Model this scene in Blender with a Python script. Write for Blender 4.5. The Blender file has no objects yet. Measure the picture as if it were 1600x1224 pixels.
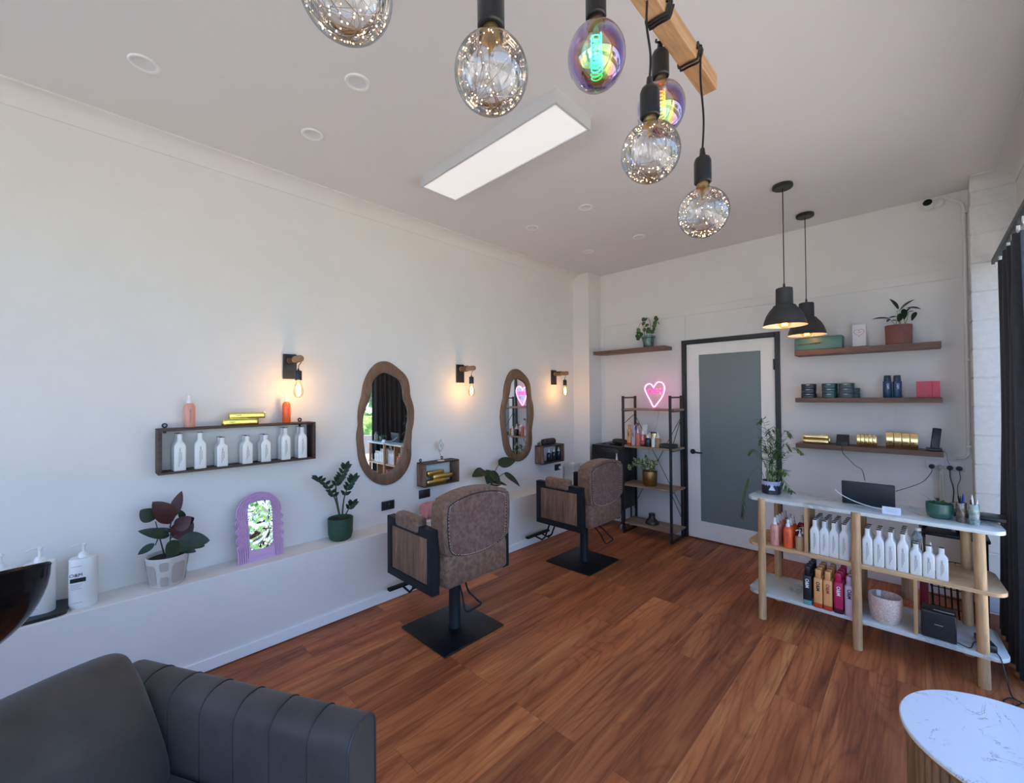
import bpy, bmesh, math, random
from mathutils import Matrix, Vector
random.seed(7)
PI = math.pi
SC = bpy.context.scene
COL = SC.collection

# ------------------------------------------------------------ camera
cam_d = bpy.data.cameras.new('camera'); cam = bpy.data.objects.new('camera', cam_d); COL.objects.link(cam)
cam_d.sensor_fit = 'HORIZONTAL'; cam_d.sensor_width = 36.0; cam_d.lens = 655.02 / 1600 * 36
cam_d.clip_start = 0.02; cam_d.clip_end = 200
cam.matrix_world = (Matrix.Translation((0, 0, 1.515)) @ Matrix.Rotation(0.77235982, 4, 'Z')
                    @ Matrix.Rotation(PI/2 + 0.01073399, 4, 'X') @ Matrix.Rotation(-0.00829834, 4, 'Z'))
SC.camera = cam
# ------------------------------------------------------------ world, sun, exposure
SC.view_settings.view_transform = 'Standard'; SC.view_settings.look = 'None'
SC.view_settings.gamma = 1.0; SC.view_settings.exposure = 0.0; SC.view_settings.use_curve_mapping = False
SC.cycles.max_bounces = 14; SC.cycles.diffuse_bounces = 7; SC.cycles.glossy_bounces = 5
SC.cycles.transparent_max_bounces = 24; SC.cycles.transmission_bounces = 8
SC.cycles.caustics_reflective = False; SC.cycles.caustics_refractive = False
SC.cycles.sample_clamp_indirect = 6.0
world = bpy.data.worlds.new('sky'); SC.world = world; world.use_nodes = True
wn = world.node_tree.nodes; wl = world.node_tree.links; wn.clear()
# clear daytime sky: pale blue at the horizon, deeper blue overhead
tc_ = wn.new('ShaderNodeTexCoord'); sp_ = wn.new('ShaderNodeSeparateXYZ'); rp_ = wn.new('ShaderNodeValToRGB')
wl.new(tc_.outputs['Generated'], sp_.inputs[0]); wl.new(sp_.outputs[2], rp_.inputs[0])
el = rp_.color_ramp.elements; el[0].position = 0.0; el[0].color = (.475,.675,1,1); el[1].position = .6; el[1].color = (.24,.45,1,1)
bg = wn.new('ShaderNodeBackground'); bg.inputs['Strength'].default_value = 4.7
wo = wn.new('ShaderNodeOutputWorld'); wl.new(rp_.outputs[0], bg.inputs[0]); wl.new(bg.outputs[0], wo.inputs[0])
sun_d = bpy.data.lights.new('sun', 'SUN'); sun_d.energy = 24.5; sun_d.angle = 0.01; sun_d.color = (1, .90, .76)
sun = bpy.data.objects.new('sun', sun_d); COL.objects.link(sun)
sun.rotation_euler = Vector((0.10, -0.62, -0.78)).to_track_quat('-Z', 'Y').to_euler()

# ------------------------------------------------------------ materials
MATS = {}
def mat(name, c=(.8,.8,.8), rough=.5, metal=0.0, spec=.5, emit=None, es=0.0, coat=0.0, alpha=None, sheen=0.0):
    if name in MATS: return MATS[name]
    m = bpy.data.materials.new(name); m.use_nodes = True
    b = m.node_tree.nodes['Principled BSDF']
    b.inputs['Base Color'].default_value = (*c, 1); b.inputs['Roughness'].default_value = rough
    b.inputs['Metallic'].default_value = metal; b.inputs['Specular IOR Level'].default_value = spec
    if emit: b.inputs['Emission Color'].default_value = (*emit, 1); b.inputs['Emission Strength'].default_value = es
    if coat: b.inputs['Coat Weight'].default_value = coat; b.inputs['Coat Roughness'].default_value = .05
    if sheen: b.inputs['Sheen Weight'].default_value = sheen; b.inputs['Sheen Roughness'].default_value = .5
    m.diffuse_color = (*c, 1)
    MATS[name] = m; return m
class NT:
    def __init__(s, m): s.t = m.node_tree; s.n = s.t.nodes; s.l = s.t.links; s.b = s.n.get('Principled BSDF')
    def add(s, typ, **kw):
        n = s.n.new(typ)
        for k, v in kw.items():
            if k in n.inputs.keys(): n.inputs[k].default_value = v
            else: setattr(n, k, v)
        return n
    def link(s, a, b): s.l.new(a, b)
    def coords(s, scale=(1,1,1), rot=(0,0,0), kind='Object'):
        tc = s.add('ShaderNodeTexCoord'); mp = s.add('ShaderNodeMapping')
        mp.inputs['Scale'].default_value = scale; mp.inputs['Rotation'].default_value = rot
        s.link(tc.outputs[kind], mp.inputs[0]); return mp.outputs[0]
    def ramp(s, fac, stops, interp='LINEAR'):
        r = s.add('ShaderNodeValToRGB'); r.color_ramp.interpolation = interp
        e = r.color_ramp.elements
        while len(e) < len(stops): e.new(.5)
        for el, (p, c) in zip(e, stops): el.position = p; el.color = (*c, 1)
        s.link(fac, r.inputs[0]); return r.outputs[0]
    def mix(s, fac, a, b, typ='MIX'):
        m = s.add('ShaderNodeMix', data_type='RGBA', blend_type=typ)
        for sock, v in ((m.inputs[0], fac), (m.inputs[6], a), (m.inputs[7], b)):
            if hasattr(v, 'is_output') or isinstance(v, bpy.types.NodeSocket): s.link(v, sock)
            elif isinstance(v, (int, float)): sock.default_value = v
            else: sock.default_value = (*v, 1)
        return m.outputs[2]
    def bump(s, h, strength=.2, dist=.01):
        b = s.add('ShaderNodeBump'); b.inputs['Strength'].default_value = strength; b.inputs['Distance'].default_value = dist
        s.link(h, b.inputs['Height']); s.link(b.outputs[0], s.b.inputs['Normal'])

def noisy(name, c1, c2, scale=8, rough=.6, detail=5, stops=(.35,.65), bump=0, bdist=.004, metal=0, stretch=(1,1,1), spec=.5, coat=0, sheen=0):
    if name in MATS: return MATS[name]
    m = mat(name, c1, rough, metal, spec=spec, coat=coat, sheen=sheen); t = NT(m)
    n = t.add('ShaderNodeTexNoise', Scale=scale, Detail=detail, Roughness=.6); t.link(t.coords(stretch), n.inputs['Vector'])
    t.link(t.ramp(n.outputs['Fac'], [(stops[0], c1), (stops[1], c2)]), t.b.inputs['Base Color'])
    if bump: t.bump(n.outputs['Fac'], bump, bdist)
    return m
def wood(name, c1, c2, c3, axis='Y', scale=10, rough=.5, bump=.15, plank=None, coat=0):
    """grain running along the named object axis"""
    if name in MATS: return MATS[name]
    m = mat(name, c2, rough, coat=coat); t = NT(m)
    st = {'X': (.08,1,1), 'Y': (1,.08,1), 'Z': (1,1,.08)}[axis]
    v = t.coords(st)
    n1 = t.add('ShaderNodeTexNoise', Scale=scale, Detail=8, Roughness=.65, Distortion=1.2); t.link(v, n1.inputs['Vector'])
    n2 = t.add('ShaderNodeTexNoise', Scale=scale*7, Detail=4, Roughness=.7); t.link(v, n2.inputs['Vector'])
    base = t.ramp(n1.outputs['Fac'], [(.3, c1), (.5, c2), (.72, c3)])
    fine = t.ramp(n2.outputs['Fac'], [(.35, (.55,.55,.55)), (.6, (1,1,1))])
    col = t.mix(.7, base, fine, 'MULTIPLY')
    if plank:   # strips of different tone across the grain
        p = t.add('ShaderNodeTexVoronoi', Scale=plank, feature='F1'); p.voronoi_dimensions = '1D'
        sep = t.add('ShaderNodeSeparateXYZ'); t.link(t.coords(), sep.inputs[0]); t.link(sep.outputs[0], p.inputs['W'])
        col = t.mix(.95, col, t.ramp(p.outputs['Color'], [(.0, (.45,.4,.38)), (.5, (1,.9,.8)), (1, (1.5,1.1,.8))]), 'MULTIPLY')
    t.link(col, t.b.inputs['Base Color'])
    if bump: t.bump(n2.outputs['Fac'], bump, .002)
    return m
def glass(name, tint=(1,1,1), gloss=.5, rough=.02, base=.04):
    if name in MATS: return MATS[name]
    m = bpy.data.materials.new(name); m.use_nodes = True; t = NT(m); t.n.clear()
    tr = t.add('ShaderNodeBsdfTransparent'); tr.inputs[0].default_value = (*tint, 1)
    gl = t.add('ShaderNodeBsdfGlossy', Roughness=rough); lw = t.add('ShaderNodeLayerWeight', Blend=.35)
    ma = t.add('ShaderNodeMath', operation='MULTIPLY_ADD'); ma.inputs[1].default_value = gloss; ma.inputs[2].default_value = base
    mx = t.add('ShaderNodeMixShader'); o = t.add('ShaderNodeOutputMaterial')
    t.link(lw.outputs['Fresnel'], ma.inputs[0]); t.link(ma.outputs[0], mx.inputs[0]); t.link(tr.outputs[0], mx.inputs[1]); t.link(gl.outputs[0], mx.inputs[2]); t.link(mx.outputs[0], o.inputs[0])
    MATS[name] = m; return m

WALL = noisy('wall_paint', (.745,.725,.69), (.77,.75,.715), 3, .75, bump=.03)
CEIL = noisy('ceiling_paint', (.74,.72,.705), (.755,.735,.72), 2, .85)
TRIMW = mat('trim_paint', (.84,.84,.83), .45)
BLACKM = mat('black_powder_coat', (.012,.012,.014), .42)
BLACKP = mat('black_plastic', (.014,.014,.015), .35)
WHITEP = mat('white_plastic', (.82,.82,.80), .35)
WHITEB = mat('white_bottle', (.80,.80,.78), .32)
INK = mat('grey_ink', (.12,.12,.13), .6)
BROWNCAP = mat('brown_cap', (.09,.045,.04), .45)
GOLD = mat('gold_foil', (.80,.62,.28), .2, 1.0)
GOLDD = mat('brass_band', (.62,.42,.16), .3, 1.0)
STEEL = mat('brushed_steel', (.6,.6,.6), .3, 1.0)
OAK = wood('pale_oak', (.46,.26,.12), (.62,.38,.19), (.74,.49,.26), 'X', 8, .45)
OAKZ = wood('pale_oak_upright', (.46,.26,.12), (.62,.38,.19), (.74,.49,.26), 'Z', 8, .45)
WALNUT = wood('walnut_shelf', (.12,.058,.036), (.18,.092,.058), (.24,.135,.085), 'X', 9, .5)
RUSTIC = wood('rustic_box_wood', (.025,.016,.013), (.07,.04,.03), (.16,.10,.075), 'Y', 9, .65, .4)
RUSTICZ = wood('rustic_side_wood', (.05,.03,.022), (.13,.07,.045), (.24,.17,.12), 'Z', 12, .7, .5, plank=None)
MIRWOOD = wood('mirror_frame_wood', (.13,.066,.038), (.19,.105,.062), (.24,.145,.088), 'Z', 12, .55)
BEAMW = wood('pine_beam', (.46,.23,.10), (.60,.33,.16), (.70,.43,.23), 'Y', 9, .5)
SCONW = wood('sconce_wood', (.22,.11,.05), (.38,.21,.10), (.5,.3,.15), 'X', 25, .5)
INSET = wood('chair_panel_wood', (.09,.055,.04), (.24,.15,.10), (.42,.28,.19), 'Z', 22, .55, .2, plank=14)
LEAF = noisy('leaf_green', (.025,.075,.022), (.06,.14,.04), 20, .4)
LEAFD = noisy('leaf_dark', (.008,.022,.011), (.018,.042,.02), 20, .42, spec=.35)
LEAFR = noisy('leaf_burgundy', (.045,.012,.013), (.075,.022,.02), 20, .42, spec=.35)
LEAFV = noisy('leaf_variegated', (.03,.085,.02), (.50,.52,.26), 60, .5, stops=(.50,.58))
SOIL = noisy('soil', (.02,.013,.01), (.045,.03,.02), 60, .95, bump=.6)

def marble(name, base, vein, sc, width=.03):
    m = mat(name, base, .18, coat=.3); t = NT(m)
    n = t.add('ShaderNodeTexNoise', Scale=sc, Detail=9, Roughness=.62, Distortion=1.6); t.link(t.coords((1,.6,1), (0,0,.5)), n.inputs['Vector'])
    v = t.ramp(n.outputs['Fac'], [(.5-width, (0,0,0)), (.5, (1,1,1)), (.5+width, (0,0,0))])
    n2 = t.add('ShaderNodeTexNoise', Scale=sc*1.7, Detail=3); t.link(t.coords(), n2.inputs['Vector'])
    k = t.ramp(n2.outputs['Fac'], [(.50, (0,0,0)), (.60, (1,1,1))])
    f = t.mix(1, v, k, 'MULTIPLY')
    t.link(t.mix(f, base, vein), t.b.inputs['Base Color']); return m
MARBLE = marble('marble_top', (.74,.76,.78), (.28,.28,.30), 6, .010)
MARBLE2 = marble('marble_shelf', (.64,.66,.62), (.40,.43,.41), 3, .06)

# timber floor: planks run along Y
def floor_mat():
    m = mat('timber_floor', (.25,.11,.05), .45, spec=.4); t = NT(m)
    tc = t.add('ShaderNodeTexCoord'); sep = t.add('ShaderNodeSeparateXYZ'); t.link(tc.outputs['Object'], sep.inputs[0])
    cmb = t.add('ShaderNodeCombineXYZ'); t.link(sep.outputs[1], cmb.inputs[0]); t.link(sep.outputs[0], cmb.inputs[1])
    br = t.add('ShaderNodeTexBrick', offset=.37, offset_frequency=3)
    br.inputs['Color1'].default_value = (0,0,0,1); br.inputs['Color2'].default_value = (1,1,1,1); br.inputs['Mortar'].default_value = (.5,.5,.5,1)
    br.inputs['Scale'].default_value = 1; br.inputs['Mortar Size'].default_value = .0008; br.inputs['Mortar Smooth'].default_value = .1
    br.inputs['Brick Width'].default_value = 1.5; br.inputs['Row Height'].default_value = .182; br.inputs['Bias'].default_value = 0
    t.link(cmb.outputs[0], br.inputs['Vector'])
    # shift the grain per plank
    sh = t.add('ShaderNodeVectorMath', operation='MULTIPLY_ADD'); t.link(br.outputs['Color'], sh.inputs[0]); sh.inputs[1].default_value = (7, 13, 5); t.link(tc.outputs['Object'], sh.inputs[2])
    def grain(sy, scale, det, dist, rg=.6):
        mp = t.add('ShaderNodeMapping'); mp.inputs['Scale'].default_value = (1, sy, 1); t.link(sh.outputs[0], mp.inputs[0])
        n = t.add('ShaderNodeTexNoise', Scale=scale, Detail=det, Roughness=rg, Distortion=dist); t.link(mp.outputs[0], n.inputs['Vector']); return n
    n1 = grain(.075, 8, 5, .5); nr = grain(.16, 4.5, 1.5, .25, .4); n2 = grain(.03, 75, 4, .2, .7); n4 = grain(.05, 26, 3, .6)
    wv = t.add('ShaderNodeMath', operation='MULTIPLY'); t.link(nr.outputs['Fac'], wv.inputs[0]); wv.inputs[1].default_value = 17
    fr = t.add('ShaderNodeMath', operation='PINGPONG'); t.link(wv.outputs[0], fr.inputs[0]); fr.inputs[1].default_value = .5
    base = t.ramp(n1.outputs['Fac'], [(.28, (.20,.053,.018)), (.44, (.37,.108,.035)), (.58, (.49,.162,.052)), (.72, (.63,.265,.085))])
    rings = t.ramp(fr.outputs[0], [(.0, (.62,.50,.46)), (.20, (1,1,1))])
    fine = t.ramp(n2.outputs['Fac'], [(.32, (.66,.60,.58)), (.56, (1,1,1))])
    mid = t.ramp(n4.outputs['Fac'], [(.36, (.55,.46,.44)), (.47, (1,1,1))])
    col = t.mix(.6, t.mix(.55, base, rings, 'MULTIPLY'), fine, 'MULTIPLY')
    col = t.mix(.7, col, mid, 'MULTIPLY')
    tone = t.ramp(br.outputs['Color'], [(0, (.80,.77,.75)), (.5, (1,1,1)), (1, (1.22,1.18,1.12))])
    col = t.mix(1, col, tone, 'MULTIPLY')
    # gum veins
    n3 = grain(.22, 4.2, 2, 1.2)
    vn = t.ramp(n3.outputs['Fac'], [(.745, (0,0,0)), (.765, (1,1,1))])
    col = t.mix(vn, col, (.03,.012,.008))
    col = t.mix(br.outputs['Fac'], col, (.12,.045,.022))
    t.link(col, t.b.inputs['Base Color'])
    t.link(t.ramp(n2.outputs['Fac'], [(.3, (.52,.52,.52)), (.7, (.42,.42,.42))]), t.b.inputs['Roughness'])
    t.bump(n2.outputs['Fac'], .06, .002); return m
FLOORM = floor_mat()

# ------------------------------------------------------------ mesh helpers
class MB:
    def __init__(s): s.bm = bmesh.new(); s.mi = 0
    def _f(s, vs):
        try: f = s.bm.faces.new(vs); f.material_index = s.mi; return f
        except ValueError: return None
    def box(s, x0, x1, y0, y1, z0, z1, bev=0, seg=2, M=None):
        co = [(x,y,z) for x in (x0,x1) for y in (y0,y1) for z in (z0,z1)]
        vs = [s.bm.verts.new(c) for c in co]
        idx = [(0,1,3,2),(4,6,7,5),(0,4,5,1),(2,3,7,6),(0,2,6,4),(1,5,7,3)]
        fs = [s._f([vs[i] for i in q]) for q in idx]
        if bev:
            es = {e for f in fs for e in f.edges}
            r = bmesh.ops.bevel(s.bm, geom=list(es), offset=bev, segments=seg, affect='EDGES', profile=.5)
            for f in r['faces']: f.material_index = s.mi
            vs = list({v for f in r['faces'] for v in f.verts} | {v for v in vs if v.is_valid})
        if M is not None: bmesh.ops.transform(s.bm, matrix=M, verts=[v for v in vs if v.is_valid])
        return s
    def lathe(s, prof, seg=32, c=(0,0,0), M=None, caps=True):
        rings = []
        for r, z in prof:
            if r < 1e-6: rings.append([s.bm.verts.new((c[0], c[1], c[2]+z))])
            else: rings.append([s.bm.verts.new((c[0]+r*math.cos(2*PI*i/seg), c[1]+r*math.sin(2*PI*i/seg), c[2]+z)) for i in range(seg)])
        for a, b in zip(rings, rings[1:]):
            for i in range(seg):
                j = (i+1) % seg
                if len(a) == 1 and len(b) == 1: continue
                if len(a) == 1: s._f([a[0], b[j], b[i]][::-1] if False else [a[0], b[i], b[j]])
                elif len(b) == 1: s._f([a[i], a[j], b[0]])
                else: s._f([a[i], a[j], b[j], b[i]])
        if caps:
            if len(rings[0]) > 1: s._f(rings[0][::-1])
            if len(rings[-1]) > 1: s._f(rings[-1])
        if M is not None: bmesh.ops.transform(s.bm, matrix=M, verts=[v for r in rings for v in r])
        return s
    def loft(s, secs, seg=28, M=None, cap=True):
        """secs: (z, half_x, half_y, exponent) rounded-rectangle sections"""
        rings = []
        for z, a, b, p in secs:
            ring = []
            for i in range(seg):
                t = 2*PI*(i+.5)/seg; ct, st = math.cos(t), math.sin(t)
                ring.append(s.bm.verts.new((a*math.copysign(abs(ct)**(2/p), ct), b*math.copysign(abs(st)**(2/p), st), z)))
            rings.append(ring)
        for a, b in zip(rings, rings[1:]):
            for i in range(seg): s._f([a[i], a[(i+1)%seg], b[(i+1)%seg], b[i]])
        if cap: s._f(rings[0][::-1]); s._f(rings[-1])
        if M is not None: bmesh.ops.transform(s.bm, matrix=M, verts=[v for r in rings for v in r])
        return s
    def tube(s, pts, r, seg=8, closed=False, r2=None, caps=True):
        pts = [Vector(p) for p in pts]; n = len(pts); rings = []; up = None
        for i, p in enumerate(pts):
            if closed: d = pts[(i+1)%n] - pts[i-1]
            else: d = pts[min(i+1, n-1)] - pts[max(i-1, 0)]
            if d.length < 1e-9: d = Vector((0,0,1))
            d.normalize()
            if up is None:
                up = Vector((0,0,1)) if abs(d.z) < .9 else Vector((1,0,0))
            side = d.cross(up)
            if side.length < 1e-5: side = d.orthogonal()
            side.normalize(); up = side.cross(d).normalized()
            rr = r if r2 is None else r + (r2-r)*i/max(1, n-1)
            rings.append([s.bm.verts.new(p + rr*(math.cos(2*PI*k/seg)*side + math.sin(2*PI*k/seg)*up)) for k in range(seg)])
        m = n if closed else n-1
        for i in range(m):
            a, b = rings[i], rings[(i+1)%n]
            for k in range(seg): s._f([a[k], a[(k+1)%seg], b[(k+1)%seg], b[k]])
        if not closed and caps: s._f(rings[0][::-1]); s._f(rings[-1])
        return s
    def prism(s, outl, d0, d1, plane='YZ', bev=0):
        def P(a, b, d): return {'YZ': (d,a,b), 'XZ': (a,d,b), 'XY': (a,b,d)}[plane]
        A = [s.bm.verts.new(P(a,b,d0)) for a,b in outl]; B = [s.bm.verts.new(P(a,b,d1)) for a,b in outl]
        n = len(outl)
        f1 = s._f(A); f2 = s._f(B[::-1])
        for i in range(n): s._f([A[i], A[(i+1)%n], B[(i+1)%n], B[i]][::-1])
        if bev:
            es = [e for f in (f1, f2) if f for e in f.edges]
            r = bmesh.ops.bevel(s.bm, geom=es, offset=bev, segments=3, affect='EDGES', profile=.5)
            for f in r['faces']: f.material_index = s.mi
        return s
    def sweep(s, prof, path_axis, t0, t1):
        """prof (u,z) polygon extruded along Y ('Y': u=x) or X ('X': u=y)"""
        def P(u, z, t): return (u, t, z) if path_axis == 'Y' else (t, u, z)
        A = [s.bm.verts.new(P(u,z,t0)) for u,z in prof]; B = [s.bm.verts.new(P(u,z,t1)) for u,z in prof]
        n = len(prof); s._f(A); s._f(B[::-1])
        for i in range(n): s._f([A[i], B[i], B[(i+1)%n], A[(i+1)%n]])
        return s
    def leaf(s, b, t, w, n=(1,0,0), bend=.15, fold=.12, ns=9, shape=.8, twist=0):
        b, t = Vector(b), Vector(t); d = t - b; L = d.length; dn = d.normalized(); n = Vector(n)
        n = (n - n.dot(dn)*dn)
        n = n.normalized() if n.length > 1e-4 else dn.orthogonal().normalized()
        if twist: n = Matrix.Rotation(twist, 3, dn) @ n
        side = dn.cross(n); rows = []
        for i in range(ns+1):
            u = i/ns; c = b + d*u + n*(bend*L*4*u*(1-u)*.5)
            hw = max(1e-4, w/2*math.sin(PI*min(1, u**shape*.985+.015))**.75)
            rows.append([s.bm.verts.new(c - side*hw), s.bm.verts.new(c - n*(fold*hw)), s.bm.verts.new(c + side*hw)])
        for a, c in zip(rows, rows[1:]):
            s._f([a[0], a[1], c[1], c[0]]); s._f([a[1], a[2], c[2], c[1]])
        return s
    def sphere(s, c, r, seg=12, rings=8, sc=(1,1,1)):
        prof = [(r*math.sin(PI*i/rings), -r*math.cos(PI*i/rings)) for i in range(rings+1)]
        prof[0] = (0, -r); prof[-1] = (0, r)
        return s.lathe(prof, seg, M=Matrix.Translation(c) @ Matrix.Diagonal((*sc, 1)), caps=False)
    def build(s, name, m, parent=None, smooth=40, loc=None, rot=None, matrix=None):
        me = bpy.data.meshes.new(name)
        bmesh.ops.recalc_face_normals(s.bm, faces=s.bm.faces[:])
        s.bm.to_mesh(me); s.bm.free()
        for mm in (m if isinstance(m, (list, tuple)) else [m]): me.materials.append(mm)
        if smooth:
            me.polygons.foreach_set('use_smooth', [True]*len(me.polygons)); me.set_sharp_from_angle(angle=math.radians(smooth))
        o = bpy.data.objects.new(name, me); COL.objects.link(o)
        if parent: o.parent = parent
        if matrix is not None: o.matrix_local = matrix
        if loc: o.location = loc
        if rot: o.rotation_euler = rot
        return o

def thing(name, label, cat, loc=(0,0,0), rotz=0, group=None):
    o = bpy.data.objects.new(name, None); COL.objects.link(o); o.empty_display_size = .05
    o.location = loc; o.rotation_euler = (0,0,rotz); o['label'] = label; o['category'] = cat
    if group: o['group'] = group
    return o
def tag(o, label, cat, group=None, kind=None):
    o['label'] = label; o['category'] = cat
    if group: o['group'] = group
    if kind: o['kind'] = kind
    return o
def struct(o): o['kind'] = 'structure'; return o
def dup(root, loc, rotz=None, label=None, group=None):
    r = root.copy(); COL.objects.link(r); r.location = loc
    if rotz is not None: r.rotation_euler = (0,0,rotz)
    if label: r['label'] = label
    if group: r['group'] = group
    for ch in list(root.children):
        c = ch.copy(); COL.objects.link(c); c.parent = r
        for g in ch.children:
            d = g.copy(); COL.objects.link(d); d.parent = c
    return r
TXT = {}
def text(name, s_, size, m, parent, matrix, ext=.0004, spacing=1.0, bold=0):
    """lettering as a thin mesh, centred; reads along local +X, faces local +Z"""
    key = (s_, size, bold)
    if key not in TXT:
        cu = bpy.data.curves.new('lettering', 'FONT'); cu.body = s_; cu.size = size; cu.extrude = ext; cu.offset = bold
        cu.align_x = 'CENTER'; cu.align_y = 'CENTER'; cu.resolution_u = 3; cu.space_character = spacing
        tmp = bpy.data.objects.new('lettering', cu); COL.objects.link(tmp)
        bpy.context.view_layer.update()
        me = bpy.data.meshes.new_from_object(tmp.evaluated_get(bpy.context.evaluated_depsgraph_get()))
        bpy.data.objects.remove(tmp); bpy.data.curves.remove(cu)
        TXT[key] = me
    me = TXT[key].copy(); me.materials.clear(); me.materials.append(m); me.name = name
    o = bpy.data.objects.new(name, me); COL.objects.link(o); o.parent = parent; o.matrix_local = matrix
    return o
# faces: a text plane turned to look along -Y (towards the viewer of the back wall), optionally rolled
def face_my(x, y, z, roll=0): return Matrix.Translation((x,y,z)) @ Matrix.Rotation(PI/2, 4, 'X') @ Matrix.Rotation(roll, 4, 'Z')
def arc(c, r, a0, a1, n=8): return [(c[0]+r*math.cos(a0+(a1-a0)*i/n), c[1]+r*math.sin(a0+(a1-a0)*i/n)) for i in range(n+1)]
def spline(pts, n=6, closed=False):
    pts = [Vector(p) for p in pts]; out = []; m = len(pts)
    rng = range(m) if closed else range(m-1)
    for i in rng:
        g = (lambda k: pts[k % m]) if closed else (lambda k: pts[max(0, min(m-1, k))])
        p0, p1, p2, p3 = g(i-1), g(i), g(i+1), g(i+2)
        for j in range(n):
            t = j/n; out.append(.5*((2*p1) + (p2-p0)*t + (2*p0-5*p1+4*p2-p3)*t*t + (3*p1-p0-3*p2+p3)*t**3))
    if not closed: out.append(pts[-1])
    return out

# ------------------------------------------------------------ the room
XL, XR, YB, YF, ZC = -3.072, .475, 4.512, -1.95, 2.997
def sbox(name, x0,x1,y0,y1,z0,z1, m, bev=0):
    b = MB(); b.box(x0,x1,y0,y1,z0,z1, bev); return struct(b.build(name, m, smooth=0))
sbox('floor', XL-.15, XR+.1, YF-.15, YB+.35, -.1, 0, FLOORM)
sbox('ceiling', XL-.15, XR+.15, YF-.15, YB+.35, ZC, ZC+.12, CEIL)
sbox('wall_left', XL-.15, XL, YF-.15, YB+.15, 0, ZC, WALL)
sbox('wall_ledge', XL, -2.856, YF, 4.2475, 0, .51, WALL, .004)
sbox('wall_nib', XL, -2.843, 4.2475, YB, 0, ZC, WALL)
b = MB(); b.box(XL-.15,XR+.15,YF-.15,YF,2.46,ZC); b.box(XL-.15,XR+.15,YF-.15,YF,0,.06); b.box(XL-.15,-2.80,YF-.15,YF,.06,2.46); b.box(.30,XR+.15,YF-.15,YF,.06,2.46); struct(b.build('wall_front', WALL, smooth=0))
# back wall around the door opening
DX0, DX1, DZ = -1.835, -.925, 2.093
b = MB(); b.box(XL,DX0,YB,YB+.15,0,ZC); b.box(DX1,.30,YB,YB+.15,0,ZC); b.box(DX0,DX1,YB,YB+.15,DZ,ZC); struct(b.build('wall_back', WALL, smooth=0))
# panel battens on the back wall
b = MB(); b.box(-2.843,.232,YB-.009,YB,2.358,2.436,.003); struct(b.build('trim_1', WALL, smooth=0))
b = MB(); b.box(-1.833,-1.795,YB-.009,YB,DZ,2.358,.002); b.box(-2.843,-2.79,YB-.009,YB,.08,2.358,.002); struct(b.build('trim_2', WALL, smooth=0))
b = MB(); b.box(DX1,.262,YB-.014,YB,0,.09,.004); b.box(-2.79,DX0,YB-.014,YB,0,.09,.004); struct(b.build('baseboard_back', TRIMW, smooth=0))
b = MB(); b.box(-2.856,-2.844,YF,4.2475,.006,.072,.003); struct(b.build('baseboard_left', TRIMW, smooth=0))
# painted blockwork pier at the corner
BLOCK = noisy('painted_block', (.70,.70,.68), (.76,.76,.74), 30, .8, bump=.25, bdist=.003)
b = MB()
for k in range(15): b.box(.262,XR+.15,4.33,YB+.15,max(0,.014+.2*(k-1)+.003),min(ZC,.014+.2*k-.003),.004,1)
b.box(.268,XR+.15,4.336,YB+.15,0,ZC); struct(b.build('wall_corner', BLOCK, smooth=0))
# window wall on the right
WZ0, WZ1, WY0, WY1 = .06, 2.46, -1.75, 4.24
b = MB(); b.box(XR,XR+.14,YF,YB,WZ1,ZC); b.box(XR,XR+.14,YF,YB,0,WZ0); b.box(XR,XR+.14,WY1,YB,WZ0,WZ1); b.box(XR,XR+.14,YF,WY0,WZ0,WZ1); struct(b.build('wall_right', WALL, smooth=0))
FRAME = mat('window_frame_dark', (.02,.022,.025), .4, .3)
wy = [WY0, -.7, .75, 2.5, WY1]
for i in range(4):
    b = MB(); a, c = wy[i], wy[i+1]
    b.box(XR+.03,XR+.09,a,a+.045,WZ0,WZ1,.004); b.box(XR+.03,XR+.09,c-.045,c,WZ0,WZ1,.004)
    b.box(XR+.03,XR+.09,a+.045,c-.045,WZ0,WZ0+.05,.004); b.box(XR+.03,XR+.09,a+.045,c-.045,WZ1-.05,WZ1,.004)
    o = struct(b.build('window_%d' % (i+1), FRAME, smooth=0))
    g = MB(); g.box(XR+.055,XR+.061,a+.045,c-.045,WZ0+.05,WZ1-.05); g.build('pane', glass('window_glass', (.97,.985,.98), .25, 0, .02), o, smooth=0)
wx = [-2.80, -1.75, -.70, .30]
for i in range(3):
    b = MB(); a, c = wx[i], wx[i+1]; y0, y1 = YF-.09, YF-.03
    b.box(a,a+.045,y0,y1,WZ0,WZ1,.004); b.box(c-.045,c,y0,y1,WZ0,WZ1,.004); b.box(a+.045,c-.045,y0,y1,WZ0,WZ0+.05,.004); b.box(a+.045,c-.045,y0,y1,WZ1-.05,WZ1,.004)
    o = struct(b.build('window_%d' % (i+5), FRAME, smooth=0))
    g = MB(); g.box(a+.045,c-.045,YF-.063,YF-.057,WZ0+.05,WZ1-.05); g.build('pane', glass('window_glass'), o, smooth=0)
# coved cornices
def cove(w0, sgn):   # wall coordinate, direction into the room
    p = [(w0, ZC), (w0, ZC-.087), (w0+sgn*.005, ZC-.087)]
    p += [(w0+sgn*(.093-.088*math.cos(a)), ZC-.087+.079*math.sin(a)) for a in [PI/2*i/8 for i in range(9)]]
    return p + [(w0+sgn*.098, ZC-.008), (w0+sgn*.098, ZC)]
b = MB(); b.sweep(cove(XL, 1), 'Y', YF, 4.2475); struct(b.build('trim_3', WALL))
b = MB(); b.sweep(cove(XR, -1), 'Y', YF, 4.33); struct(b.build('trim_4', WALL))
b = MB(); b.sweep(cove(4.33, -1), 'X', .262, XR); struct(b.build('trim_5', WALL))
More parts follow.
